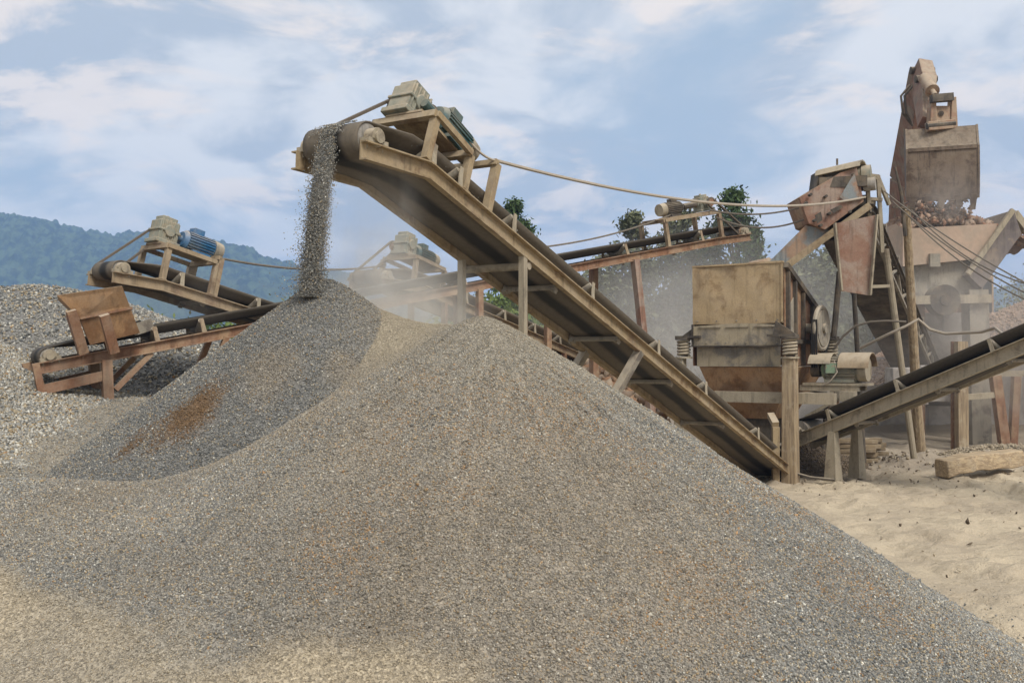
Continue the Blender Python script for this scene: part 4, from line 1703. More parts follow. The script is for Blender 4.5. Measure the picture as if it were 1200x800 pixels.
def boulder(name, label, cat, c, s, mat, seed, squash=0.8, group=None):
    import bmesh
    bm = bmesh.new()
    bmesh.ops.create_icosphere(bm, subdivisions=3, radius=1)
    rg = np.random.default_rng(seed)
    pl = rg.normal(size=(9, 3))
    pl /= np.linalg.norm(pl, axis=1, keepdims=True)
    for v in bm.verts:
        d = np.array(v.co)
        k = min(1.0, min((0.72 / max(1e-3, float(d @ p))) for p in pl if d @ p > 0.05) if any(d @ p > 0.05 for p in pl) else 1)
        n = 0.08 * (float(fbm(np.array(d[0] * 3 + 9), np.array(d[1] * 3 + d[2] * 2 + 9), seed)) - 0.5)
        v.co = V(d * (k + n))
        v.co.z *= squash
    me = bpy.data.meshes.new(name)
    bm.to_mesh(me)
    bm.free()
    me.materials.append(mat)
    me.shade_smooth()
    me.set_sharp_from_angle(angle=R(30))
    o = link(name, me, c)
    o.scale = (s, s, s)
    return tag(o, label, cat, group)


M['rock'] = plain('tan_rock', (0.36, 0.28, 0.2), 0.35, 9, 0.95, 0.03, col2=(0.30, 0.20, 0.13))
boulder('boulder', 'rounded tan boulder showing above the top edge of the crusher plate', 'boulder', K(1.0, 1.1, 3.9), 0.46, M['rock'], 4)
m = MB()
m.prism([K(0.05, 0.2, 3.55), K(KW - .05, 0.2, 3.55), K(KW - .05, 2.0, 2.7), K(0.05, 2.0, 2.7)], zv * 0.1)
m.build('feed_bed', M['rock'], cr)

# ------------------------------------------------------------------ feed hopper with jaw crusher behind
YH = 26.0
fh = thing('feed_hopper', 'concrete walled feed hopper with flared steel wing, heaped with rock beneath the excavator bucket', 'hopper', at(1115, 500, YH))
m = MB()
m.prism([at(1058, 268, YH), at(1168, 262, YH), at(1168, 300, YH), at(1148, 303, YH), at(1058, 312, YH)], (0, 0.3, 0))
m.build('front_wall', M['concrete'], fh)
m = MB()
m.prism([at(1050, 262, YH + .35), at(1057, 268, YH + .05), at(1057, 312, YH + .05), at(1050, 312, YH + .35)], (0, 3.2, 0))
m.build('end_wall', M['concrete'], fh)
m = MB()
m.prism([at(1188, 246, YH - .1), at(1197, 274, YH - .1), at(1151, 338, YH - .1), at(1134, 322, YH - .1)], (0, 0.35, 0))
m.prism([at(1188, 246, YH + .26), at(1191, 256, YH + .26), at(1140, 330, YH + .26), at(1134, 322, YH + .26)], (0, 3.0, 0))
m.build('wing_wall', M['wing'], fh)
m = MB()
m.beam(at(1134, 321, YH - .14), at(1187, 246, YH - .14), 0.12, 0.12)
m.beam(at(1188, 250, YH), at(1240, 318, YH + .5), 0.16, 0.2)
m.beam(at(1240, 318, YH + .5), at(1240, 318, YH + .5) - V((0, 0, 4.5)), 0.2, 0.2)
m.build('wing_frame', M['greytan'], fh)
m = MB()
m.prism([at(1062, 300, YH + .31), at(1148, 296, YH + .31), at(1152, 340, YH + .2), at(1140, 352, YH + .2), at(1066, 352, YH + .2)], (0, 2.2, 0))
m.build('jaw_housing', M['grey'], fh)
m = MB()
c = at(1103, 352, YH + .05)
m.cyl(c + V((0, -.25, 0)), c + V((0, .14, 0)), 0.40, seg=28)
m.cyl(c + V((0, -.3, 0)), c + V((0, -.25, 0)), 0.15, seg=12)
m.build('flywheel', M['dark'], fh)
m = MB()
m.box(at(1095, 305, YH - .05), (.13, 0, 0), (0, .06, 0), (0, 0, .17))
m.build('bracket', M['grey'], fh)
for x0, y0, x1, y1, w, mat, dY in ((1126, 400, 1127, 514, .24, M['post'], -1.8), (1142, 340, 1146, 508, .5, M['grey'], .2), (1166, 440, 1178, 510, .22, M['rust'], -1.5), (1191, 440, 1186, 505, .18, M['rust'], -.8), (1117, 400, 1117, 512, .09, M['rust'], -1.6), (1075, 352, 1075, 505, .3, M['rust'], 1.2), (1148, 350, 1152, 505, .2, M['rust'], 1.5)):
    p, q = at(x0, y0, YH + dY), at(x1, y1, YH + dY)
    q.z = gz(np.array(q.x), np.array(q.y)) - 0.1
    MB().beam(q, p, w, w, (0, 1, 0)).build('column', mat, fh)
m = MB()
m.beam(at(1120, 466, YH - 1.7), at(1172, 462, YH - 1.5), 0.12, 0.14)
m.beam(at(1060, 440, YH - .9), at(1215, 437, YH - 1.4), 0.10, 0.14)
m.beam(at(1060, 352, YH - .1), at(1160, 350, YH - .1), 0.2, 0.22)
m.build('cross_beam', M['greytan'], fh)


def hF(x, y):
    cx, cy = 11.75, 27.6
    d = np.sqrt((x - cx) ** 2 + ((y - cy) * 0.9) ** 2 + 0.15)
    return 6.5 - 0.52 * d + 0.35 * (fbm(x * 1.5, y * 1.5, 48) - 0.5)


def colF(P, base):
    n = len(P)
    if base:
        return np.tile(np.array((.24, .165, .115)), (n, 1))
    return np.array([(.33, .22, .15), (.30, .17, .11), (.37, .28, .21), (.22, .16, .12)])[rng.integers(0, 4, n)] * rng.uniform(.7, 1.25, (n, 1))


o = heap('rock_pile', 'heap of pinkish broken rock in the feed hopper under the bucket', hF, 10.3, 14.2, 26.35, 29.0, 0.1, 1500, 0.10, 0.42, colF, floor=4.9)
o['category'] = 'rock pile'
# block walls
gb_ = 'concrete blocks under the feed hopper'
blk = MB().box((0, 0, .45), (.42, 0, 0), (0, .35, 0), (0, 0, .45)).build('concrete_block', M['block'], None, bevel=0.03)
k = 0
for px, py, Y in ((1077, 410, 27.6), (1104, 410, 27.5), (1130, 412, 27.7), (1062, 452, 24.4), (1092, 449, 24.8), (1085, 386, 27.7), (1118, 386, 27.6)):
    ob = blk if k == 0 else blk.copy()
    if k:
        COL.objects.link(ob)
    p = at(px, py, Y)
    ob.location = (p.x, p.y, p.z - .45)
    ob.rotation_euler.z = random.uniform(-.1, .1)
    tag(ob, 'pale dusty concrete block in the blurred wall under the feed hopper', 'block', gb_)
    k += 1
rw = MB()
rw.abox(8.2, 30, 30.9, 31.6, -0.3, 2.25)
for i in range(14):
    rw.abox(8.4 + i * 1.5, 8.5 + i * 1.5, 30.86, 30.9, -0.3, 2.2)
solo(rw, 'retaining_wall', M['block'], 'low grey retaining wall behind the feed hopper, half hidden in dust', 'wall')


def hG(x, y):
    d = np.sqrt((x - 21) ** 2 + (y - 30) ** 2 + 1)
    return 6.2 - 0.42 * d + 0.5 * (fbm(x * .5, y * .5, 49) - 0.5)


def colG(P, base):
    return np.tile(np.array((.34, .235, .17)), (len(P), 1)) * rng.uniform(.8, 1.2, (len(P), 1))


o = heap('earth_bank', 'pinkish bank of earth rising at the right edge behind the feed hopper', hG, 10, 32, 27.2, 42, 0.25, 5000, 0.05, 0.2, colG)
o['category'] = 'bank'

# ------------------------------------------------------------------ excavator
ex = thing('excavator', 'faded rust red excavator tipping its dusty bucket over the rock heap', 'excavator', (13.4, 35.0, 1.9))
hng = at(1101, 149, 26.5)
ptp = at(1079, 88, 29.0)
base = V((13.15, 33.9, 3.9))


def boxarm(pts, mat, name, parent):
    """welded box arm: profile stations (point, width, height)"""
    m = MB()
    for (p, w, h), (q, w1, h1) in zip(pts[:-1], pts[1:]):
        m.beam(p, q, w, h, (0, -1, 0.3), w1, h1)
    return m.build(name, mat, parent, bevel=0.02)


boxarm([(base, .55, .7), (base.lerp(ptp, .55) + V((0, .35, .3)), .55, .95), (ptp + V((0, 0, .05)), .46, .55)], M['armred'], 'boom', ex)
boxarm([(ptp + V((0, -.15, .25)), .40, .42), (ptp.lerp(hng, .25) + V((-.02, 0, .1)), .42, .72), (hng + V((-.25, .25, .15)), .34, .34)], M['armred'], 'stick', ex)
m = MB()
ca, cb = at(1083, 92, 27.6), at(1096, 112, 26.6)
m.cyl(ca, ca.lerp(cb, .72), 0.16, seg=14)
m.cyl(ca.lerp(cb, .68), ca.lerp(cb, .76), 0.19, seg=14)
m.cyl(ca.lerp(cb, .7), cb, 0.075, seg=12)
m.build('bucket_cylinder', M['armtan'], ex)
m = MB()
for s_ in (-.27, .27):
    m.prism([at(1093, 114, 26.35) + V((s_ + .25, 0, 0)), at(1098, 113, 26.35) + V((s_ + .25, 0, 0)), at(1100, 152, 26.3) + V((s_ + .25, 0, 0)), at(1091, 152, 26.3) + V((s_ + .25, 0, 0))], (0, .3, 0))
m.prism([at(1093, 124, 26.4), at(1114, 124, 26.4), at(1116, 149, 26.35), at(1092, 149, 26.35)], (0, .18, 0))
m.beam(at(1086, 149, 26.3), at(1118, 146, 26.3), .24, .24)
m.build('quick_coupler', M['armtan'], ex, bevel=0.015)
m = MB()
m.beam(at(1091, 116, 26.3), at(1116, 114, 26.3), .20, .20)
m.build('link_pin', M['dark'], ex)
m = MB()
m.cyl(at(1086, 148, 26.25), at(1119, 145, 26.25), .09, seg=12)
m.build('link_pin', M['dark'], ex)
m = MB()
m.cyl(at(1103, 133, 26.32), at(1103, 133, 26.45), 0.07, seg=10)
m.build('pin_hole', M['dark'], ex)
m = MB()
for dx in (0, .1):
    m.tube([ptp + V((-.3 - dx, -.2, -.35)), ptp + V((-.6 - dx, -.3, -.7)), ptp + V((-.55 - dx, -.3, -1.2)), ptp + V((-.3, -.1, -1.5))], .035, 7)
m.build('hydraulic_hose', M['dark'], ex)
for p, l in ((ptp + V((0, -.1, .1)), .34), (ptp.lerp(hng, .3) + V((0, 0, .3)), .3)):
    MB().cyl(p + V((-l, 0, 0)), p + V((l, 0, 0)), .11, seg=14).build('pivot_pin', M['dark'], ex)
# bucket
bx0, bx1 = at(1066, 200, 26.4).x, at(1140, 200, 26.4).x
prof = [(.35, 8.36), (-.08, 8.33), (-.32, 7.84), (-.43, 7.72), (-.44, 7.0), (-.38, 6.58), (-.30, 6.36)]
BC = V(((bx0 + bx1) / 2, 26.4, 0))


def turn(m, a=R(-19)):
    c_, s_ = math.cos(a), math.sin(a)
    m.v = [V((BC.x + (p.x - BC.x) * c_ - (p.y - BC.y) * s_, BC.y + (p.x - BC.x) * s_ + (p.y - BC.y) * c_, p.z)) for p in m.v]
    return m


inn = [(y + .05 * (1 if i else 1), z - (.05 if i < 2 else -.0)) for i, (y, z) in enumerate(prof)]
m = MB()
sec = prof + [(y + .06, z + (.0 if i else -.05)) for i, (y, z) in list(enumerate(prof))[::-1]]
n = len(sec)
vs = []
for fx in (0, 1):
    for y, z in sec:
        taper = 0.06 * (8.34 - z) / 2 * 0
        vs.append(V((bx0 + (bx1 - bx0) * fx, 26.4 + y, z)))
fs = [tuple(range(n)), tuple(range(2 * n - 1, n - 1, -1))] + [(i, i + n, (i + 1) % n + n, (i + 1) % n) for i in range(n)]
m.add(vs, fs)
bk = turn(m).build('bucket', M['bucket'], ex)
m = MB()
side = [(.36, 8.375), (-.085, 8.35), (-.34, 7.85), (-.455, 7.73), (-.465, 7.0), (-.40, 6.56), (-.31, 6.38), (.1, 6.6), (.5, 7.2), (.7, 7.8), (.6, 8.3)]
for x in (bx0 - .05, bx1 + .0):
    m = MB()
    m.prism([V((x, 26.4 + y, z)) for y, z in side], (.05, 0, 0))
    turn(m).build('side_plate', M['bucket'], bk)
m = MB()
m.box(V(((bx0 + bx1) / 2, 26.4 - .445, 7.70)), ((bx1 - bx0) / 2 - .01, 0, 0), (0, .02, 0), (0, 0, .045))
turn(m).build('wear_strip', M['bucket'], bk)
for k in range(5):
    x = bx0 + (bx1 - bx0) * (0.06 + 0.22 * k)
    m = MB()
    m.beam(V((x, 26.10, 6.50)), V((x + .04 * math.sin(k * 2.3), 26.20, 6.16 - .07 * math.cos(k * 3.1))), .20, .13, (0, 1, 0), .10, .04)
    turn(m).build('tooth', M['bucket'], bk)
# house, cab and tracks on the ramp behind
m = MB()
m.abox(13.6, 16.3, 33.6, 37.2, 3.0, 4.3)
m.abox(14.7, 16.3, 35.4, 37.2, 4.3, 4.75)
m.build('house', M['armred'], ex, bevel=0.06)
m = MB()
m.abox(15.1, 16.2, 33.4, 35.2, 3.2, 5.0)
cab = m.build('cab', M['armtan'], ex, bevel=0.06)
m = MB()
m.abox(15.2, 16.1, 33.37, 33.395, 3.7, 4.85)
m.abox(15.06, 15.09, 33.6, 35.0, 3.9, 4.85)
m.build('window', M['glass'], cab)
for x in (13.4, 15.9):
    m = MB()
    pts = [(33.1, 2.35), (33.5, 2.0), (37.3, 2.0), (37.7, 2.35), (37.5, 2.75), (33.3, 2.75)]
    m.prism([V((x, y, z)) for y, z in pts], (.6, 0, 0))
    for k in range(16):
        m.abox(x - .03, x + .63, 33.5 + k * .25, 33.6 + k * .25, 1.96, 2.0)
        m.abox(x - .03, x + .63, 33.4 + k * .26, 33.5 + k * .26, 2.75, 2.79)
    m.build('track', M['dark'], ex)

# falling rock from the bucket
n = 420
Pp = np.stack([rng.uniform(bx0 + .1, bx1 - .05, n), 26.45 + rng.uniform(-.3, .8, n), rng.uniform(5.75, 6.5, n)], 1)
vs, fs = stones(Pp, rng.uniform(.04, .24, n))
cc = np.repeat(colF(Pp, False), 6, axis=0)
me = tri_mesh('falling_rock', vs, fs, cc, np.zeros(len(vs)), M['stone'])
tag(link('falling_rock', me), 'broken rock tumbling out of the excavator bucket', 'falling rock', kind='stuff')

# ------------------------------------------------------------------ the stream of gravel


def stream():
    n = 36000
    t = rng.uniform(0, 1, n) ** 0.9
    hd = C1.h
    P0 = C1.P(C1.qh + C1.Rr * 0.45, 0, C1.nc + C1.Rr * 0.95)
    ztop, zbot = P0.z, 2.72
    fall = t * (ztop - zbot)
    fwd = 0.62 * np.sqrt(np.clip(fall, 0, None)) * 0.42
    w = 0.049 + 0.002 * t
    g = rng.normal(size=n)
    g = np.sign(g) * np.minimum(np.abs(g), 1.25 + rng.exponential(.3, n))
    l = g * w
    q = rng.normal(size=n) * (0.025 + 0.035 * t) + fwd
    out = rng.uniform(0, 1, n) < 0.07
    l = np.where(out, l - rng.exponential(.05, n) * t, l)
    q = np.where(out, q + rng.exponential(0.07, n) * t, q)
    lat, h = np.array(C1.lat), np.array(hd)
    P = np.array(P0)[None] + l[:, None] * lat + q[:, None] * h - fall[:, None] * np.array((0, 0, 1.0))
    # stones riding over the drum and along the belt behind it
    m_ = 7000
    qs = C1.qh - rng.uniform(0, 2.6, m_)
    ls = rng.normal(size=m_) * .085
    Q = np.array([C1.P(a, b_, 0.225 if a > C1.qh - .25 else 0.235 - .09 * min(1, (C1.qh - .25 - a) / .5)) for a, b_ in zip(qs, ls)])
    an = rng.uniform(0, 1.3, 900)
    la = rng.normal(size=900) * .085
    D = np.array([C1.P(C1.qh + (C1.Rr + .025) * math.sin(a), b_, C1.nc + (C1.Rr + .025) * math.cos(a)) for a, b_ in zip(an, la)])
    P = np.concatenate([P, Q, D])
    s = rng.uniform(0.006, 0.0175, len(P))
    vs, fs = stones(P, s)
    w_ = PW.copy()
    w_[:3] *= 1.3
    w_[5:7] *= .5
    w_[8] = 0
    cc = np.repeat(pick(len(P), w_), 6, axis=0)
    me = tri_mesh('gravel_stream', vs, fs, cc, np.zeros(len(vs)), M['stone'])
    tag(link('gravel_stream', me), 'stream of dark gravel falling from the head of the largest conveyor', 'falling gravel', kind='stuff')


stream()

# ------------------------------------------------------------------ things on the sand
bm_ = MB()
p0, p1 = V(at(1103, 560, 17.7)), V(at(1192, 546, 18.3))
p0.z = float(gz(np.array(p0.x), np.array(p0.y))) + 0.20
p1.z = float(gz(np.array(p1.x), np.array(p1.y))) + 0.30
dd = p1 - p0
lg = bpy.data.objects
nst = 14
sec = [(-.16, -.17), (.16, -.17), (.17, -.02), (.15, .12), (-.14, .135), (-.17, .03)]
fr = []
ax = dd.normalized()
la = ax.cross(V((0, 0, 1))).normalized()
for i in range(nst):
    t = i / (nst - 1)
    fr.append((p0 + dd * t + V((0, 0, .03 * math.sin(t * 5))), la * (1 + .06 * math.sin(i * 2.1)), la.cross(ax) * (1 + .07 * math.cos(i * 1.7))))
bm_.sweep(sec, fr)
solo(bm_, 'timber', M['timber'], 'thick squared timber lying on the sand by the rubble', 'timber', bevel=0.02)

gp = 'loose planks stacked beside the crusher'
pl0 = MB().box((0, 0, 0), (.55, 0, 0), (0, .09, 0), (0, 0, .045)).build('plank', M['wood'], None, bevel=0.006)
for k in range(14):
    ob = pl0 if k == 0 else pl0.copy()
    if k:
        COL.objects.link(ob)
    p = at(996 + (k % 3) * 4, 530, 20.8 + (k % 3) * .25)
    ob.location = (p.x + random.uniform(-.15, .15), p.y, 0.08 + (k // 3) * 0.10 + 0.0)
    ob.rotation_euler = (random.uniform(-.05, .05), random.uniform(-.05, .05), random.uniform(-.35, -.05))
    tag(ob, 'dusty plank in the low stack under the right hand conveyor', 'plank', gp)

b = MB()
b.tube([at(927, 558, 18.0) + V((0, 0, .08)), at(950, 561, 17.9) + V((0, 0, .03)), at(978, 566, 17.7) + V((0, 0, .06))], 0.025, 6)
solo(b, 'steel_bar', M['dark'], 'dark bent steel bar lying on the sand at the foot of the crusher post', 'bar')



def hS(x, y):
    d = np.sqrt(((x - 5.7) / 1.35) ** 2 + ((y - 20.0) / 1.1) ** 2 + .05)
    return 0.62 - 0.55 * d + 0.18 * (fbm(x * 2, y * 2, 58) - .5)


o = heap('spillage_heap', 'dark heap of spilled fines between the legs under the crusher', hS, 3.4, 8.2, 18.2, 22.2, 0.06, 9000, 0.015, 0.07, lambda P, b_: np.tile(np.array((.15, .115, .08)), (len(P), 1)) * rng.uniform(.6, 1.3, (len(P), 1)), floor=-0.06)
o['category'] = 'spillage'
# scattered chips, twigs and small stones
n = 5200
x = rng.uniform(3.0, 12.5, n)
y = rng.uniform(7, 23.5, n)
near_m = np.exp(-((y - 20.5) / 2.5) ** 2)
keep = rng.uniform(0, 1, n) < 0.06 + 0.9 * near_m
x, y = x[keep], y[keep]
Pp = np.stack([x, y, gz(x, y)], 1)
s = rng.uniform(0.015, 0.06, len(x)) * np.where(y > 18.8, 1.7, 1)
big = rng.uniform(0, 1, len(x)) < .05
s = np.where(big, s * 1.5, s)
vs, fs = stones(Pp, s, flat=.5)
pc = np.array([(.18, .14, .095), (.30, .24, .16), (.40, .34, .25), (.11, .085, .06)])[rng.integers(0, 4, len(x))]
fx, fy = rng.uniform(0.5, 6.5, 60000), rng.uniform(3.5, 13, 60000)
hb = hB(fx, fy)
ok = (hb < 0.02) & (hb > -0.55) & (rng.uniform(0, 1, 60000) < np.exp(hb * 5) * .55)
fx, fy = fx[ok], fy[ok]
v2, f2 = stones(np.stack([fx, fy, gz(fx, fy) - .015], 1), rng.uniform(.008, .028, len(fx)))
fs = np.concatenate([fs, f2 + len(vs)])
vs = np.concatenate([vs, v2])
pc = np.concatenate([pc, pick(len(fx), PW)])
me = tri_mesh('scattered_stones', vs, fs, np.repeat(pc, 6, axis=0), np.zeros(len(vs)), M['stone'])
tag(link('scattered_stones', me), 'small stones and chips scattered over the pale sand', 'stones', kind='stuff')


def hR(x, y):
    return 0.36 * np.exp(-(((x - 10.4) / 1.9) ** 2 + ((y - 20.6) / 1.3) ** 2)) * (0.6 + 0.9 * fbm(x * 1.4, y * 1.4, 52)) + gz(x, y) * .6 - 0.12


o = heap('rubble_pile', 'low spread of broken beige rubble behind the squared timber', hR, 7.0, 15, 18, 23.5, 0.1, 9000, 0.015, 0.085, lambda P, b_: np.tile(np.array((.38, .315, .225)), (len(P), 1)) * rng.uniform(.6, 1.25, (len(P), 1)), floor=0.0)
o['category'] = 'rubble'

# ------------------------------------------------------------------ cables


def sag_pts(p, q, sag, n=24):
    return [p.lerp(q, i / n) - V((0, 0, 4 * sag * (i / n) * (1 - i / n))) for i in range(n + 1)]


def cable(p, q, sag, r, label, mat='cable', group=None):
    solo(MB().tube(sag_pts(p, q, sag), r, 6), 'cable', M[mat], label, 'cable', group)


arch = C1.P(C1.q_at(567), C1.W / 2, 0.58)
cable(C1.P(C1.L0 - 0.55, 0.2, 0.72), arch, 0.07, 0.014, 'short cable from the dark teal motor to the arch on the largest conveyor', 'hose')
cable(arch, at(1014, 231, 19.0), 0.30, 0.020, 'long pale cable sagging from the arch of the largest conveyor to the rusty chute head', 'hose')
cable(at(832, 246, 20.2), at(942, 242, 19.3), 0.12, 0.017, 'short cable between the far conveyor drive and the chute, the upper of two')
cable(at(838, 254, 20.2), at(945, 256, 19.3), 0.2, 0.017, 'sagging short cable between the far conveyor drive and the chute, the lower of two')
cable(C2.P(C2.q_at(247), .3, .58), at(452, 311, 18.0), 0.12, 0.018, 'thin cable running from the arch of the conveyor with the blue motor toward the dust')
cable(at(640, 289, 17.5), at(800, 246, 20.3), 0.10, 0.016, 'thin cable climbing to the drive of the long rust brown conveyor')
gw = 'wires running from the wooden pole past the feed hopper'
for k, (a, b_, c, d) in enumerate(((1036, 224, 1228, 345), (1046, 236, 1228, 356), (1062, 250, 1228, 362), (1068, 246, 1228, 339))):
    cable(at(a, b_, 19.05), at(c, d, 14.5), 0.10 + .05 * k, 0.012, 'one of the parallel wires slanting down from the wooden pole to the right edge', 'cable', gw)
m = MB()
m.tube([at(*p) for p in ((1008, 408, 19.6), (1022, 401, 19.4), (1040, 392, 19.1), (1062, 382, 18.9), (1076, 374, 18.9), (1090, 386, 18.9), (1108, 391, 18.7), (1128, 390, 18.4), (1150, 389, 18.0), (1166, 384, 17.6), (1176, 392, 17.0))], 0.028, 7)
solo(m, 'hose', M['hose'], 'pale dusty hose looped from the wooden pole over to the right hand conveyor', 'hose')
m = MB()
m.tube([at(*p) for p in ((978, 408, 19.7), (988, 394, 19.6), (1002, 382, 19.5), (1020, 377, 19.4), (1040, 376, 19.2), (1062, 377, 19.1))], 0.022, 7)
solo(m, 'hose', M['cable'], 'dark hose curving from the crusher motor up to the wooden pole', 'hose')

# ------------------------------------------------------------------ trees and bushes
LEAF = {}


def leaf_mat(name, c0, c1):
    m, N, b, o = new_mat(name)
    ca = N.new('ShaderNodeAttribute', attribute_name='col').outputs['Fac']
    N.l.new(N.mix(ca, c0, c1), b.inputs['Base Color'])
    b.inputs['Roughness'].default_value = 0.8
    b.inputs['Specular IOR Level'].default_value = 0.2
    b.inputs['Transmission Weight'].default_value = 0
    return m


LEAF['dark'] = leaf_mat('dark_leaves', (0.028, 0.05, 0.018), (0.085, 0.125, 0.04))
LEAF['dusty'] = leaf_mat('dusty_leaves', (0.075, 0.085, 0.045), (0.155, 0.165, 0.09))
LEAF['bright'] = leaf_mat('bright_leaves', (0.06, 0.10, 0.02), (0.15, 0.20, 0.05))
M['bark'] = plain('grey_bark', (0.15, 0.12, 0.09), 0.4, 14, 0.95, 0.02)


def tree(label, cat, px, ytop, Y, crown_w, crown_h, leaf, seed, name='tree', n=8000, ls=0.10, group=None):
    rg = np.random.default_rng(seed)
    t = at(px, ytop, Y)
    x0, H = t.x, t.z
    root = thing(name, label, cat, (x0, Y, -0.05), group)
    m = MB()
    rr = max(0.05, H * 0.018)
    trunk = [V((x0 + 0.03 * H * math.sin(k * 1.3 + seed), Y + 0.02 * H * math.cos(k + seed), -0.05 + H * 0.86 * k / 6)) for k in range(7)]
    m.tube(trunk, [rr * (1 - 0.13 * k) for k in range(7)], 8)
    cl = []
    zc = H - crown_h
    nb = 13
    for k in range(nb):
        a = rg.uniform(0, 2 * math.pi)
        f = rg.uniform(0, 1)
        z = zc + crown_h * (0.12 + 0.80 * f)
        rad = crown_w / 2 * math.sin(math.pi * min(0.95, 0.18 + 0.72 * f)) * rg.uniform(.35, .95)
        c = V((x0 + math.cos(a) * rad, Y + math.sin(a) * rad, z))
        ti = min(5, max(1, int((z - 0.25 * crown_h) / (H * .86) * 6)))
        s = trunk[ti]
        m.tube([s, s.lerp(c, .5) + V((0, 0, .05 * H * rg.uniform(0, 1))), c], [rr * .45, rr * .3, rr * .12], 5)
        cl.append((np.array(c), crown_w * rg.uniform(.13, .24), rg.uniform(0, 1)))
    cl.append((np.array((x0, Y, H - crown_w * .12)), crown_w * .14, .7))
    m.build('trunk', M['bark'], root)
    per = n // len(cl)
    C = np.concatenate([c[None] + rg.normal(size=(per, 3)) * r * np.array((.62, .62, .5)) for c, r, _ in cl])
    shade = np.concatenate([np.clip(rg.normal(tn, .22, per), 0, 1) for _, _, tn in cl])
    nn = len(C)
    d1 = rg.normal(size=(nn, 3))
    d1 /= np.linalg.norm(d1, axis=1, keepdims=True)
    d2 = np.cross(d1, rg.normal(size=(nn, 3)))
    d2 /= np.linalg.norm(d2, axis=1, keepdims=True)
    s = ls * rg.uniform(.6, 1.3, (nn, 1))
    vs = np.stack([C - d1 * s, C + d2 * s * .45, C + d1 * s, C - d2 * s * .45], 1).reshape(-1, 3)
    i = np.arange(nn)[:, None] * 4
    fs = np.concatenate([i + np.array([[0, 1, 2]]), i + np.array([[0, 2, 3]])])
    me = tri_mesh('crown', vs - np.array((x0, Y, -0.05)), fs, np.repeat(shade[:, None] * np.ones((1, 3)), 4, axis=0), None, LEAF[leaf])
    link('crown', me, (0, 0, 0), root)
    return root


tree('dark green tree whose rounded top shows just above the rail of the largest conveyor', 'tree', 603, 235, 42, 1.9, 4.5, 'dark', 1)
tree('slim tree with a loose pointed top beside the far conveyor drive', 'tree', 742, 250, 40, 1.7, 4.5, 'dusty', 2, n=6000)
tree('tallest tree, dark and dense, rising behind the drive of the long rust brown conveyor', 'tree', 860, 224, 38, 2.4, 5.2, 'dark', 3, n=12000)
tree('bushy green tree half hidden by the far conveyor belt', 'tree', 806, 248, 40, 2.2, 4.6, 'dusty', 4, n=6000)
tree('thin dark tree showing between the far conveyor head and the chute', 'tree', 884, 270, 34, 0.9, 4.2, 'dark', 5, n=4000)
gt = 'dust veiled trees behind the machines'
for k, (px, yt, Y, w, h, lf) in enumerate(((705, 318, 40, 4.5, 4.5, 'dusty'), (765, 300, 44, 5.5, 6, 'dusty'), (828, 312, 42, 5, 5.5, 'dusty'), (940, 306, 40, 4.5, 5, 'dusty'), (978, 288, 42, 5.5, 6.5, 'dusty'), (1010, 300, 46, 6, 6.5, 'dusty'))):
    tree('pale green tree blurred by dust behind the machines', 'tree', px, yt, Y, w, h, lf, 20 + k, n=11000, ls=.14, group=gt)
gbu = 'bushes in the field below the hill'
for k, (px, yt, Y, w, h, lf) in enumerate(((168, 383, 34, 3.2, 2.2, 'bright'), (215, 392, 44, 5, 2.4, 'dusty'), (262, 388, 40, 4, 2.4, 'bright'), (305, 384, 46, 6, 3.2, 'dusty'), (340, 380, 50, 6, 3.4, 'dusty'), (560, 352, 40, 4, 3.4, 'bright'), (598, 346, 36, 3.6, 3.4, 'bright'), (640, 356, 40, 5, 3.6, 'bright'), (1185, 352, 60, 9, 6, 'dusty'), (1215, 340, 66, 9, 7, 'dusty'))):
    tree('low green bush in the field behind the piles', 'bush', px, yt, Y, w, h, lf, 40 + k, name='bush', n=6000, ls=.12, group=gbu)

# ------------------------------------------------------------------ dust and haze


def dust(label, c, rad, density, seed, col=(0.985, 0.955, 0.90), nscale=1.6, soft=1.0):
    import bmesh
    bm = bmesh.new()
    bmesh.ops.create_icosphere(bm, subdivisions=3, radius=1)
    me = bpy.data.meshes.new('dust_cloud')
    bm.to_mesh(me)
    bm.free()
    m = bpy.data.materials.new('airborne_dust')
    m.use_nodes = True
    m.node_tree.nodes.clear()
    N = NT(m.node_tree)
    out = N.new('ShaderNodeOutputMaterial')
    tc = N.new('ShaderNodeTexCoord').outputs['Object']
    ln = N.new('ShaderNodeVectorMath', operation='LENGTH')
    N.l.new(tc, ln.inputs[0])
    f = N.ramp(ln.outputs['Value'], 0.98, 0.98 - soft)
    nz = N.noise(N.mapping(tc, loc=(seed * 3.1, seed, 0)), nscale, 3, 0.6, 0.6)
    d = N.math('MULTIPLY', f, N.ramp(nz, 0.30, 0.68, 0.12, 1.25))
    d = N.math('MULTIPLY', d, density)
    v = N.new('ShaderNodeVolumePrincipled')
    v.inputs['Color'].default_value = (*col, 1)
    v.inputs['Anisotropy'].default_value = 0.2
    N.l.new(d, v.inputs['Density'])
    N.l.new(v.outputs[0], out.inputs['Volume'])
    me.materials.append(m)
    o = link('dust_cloud', me, c)
    o.scale = rad
    tag(o, label, 'dust', kind='stuff')


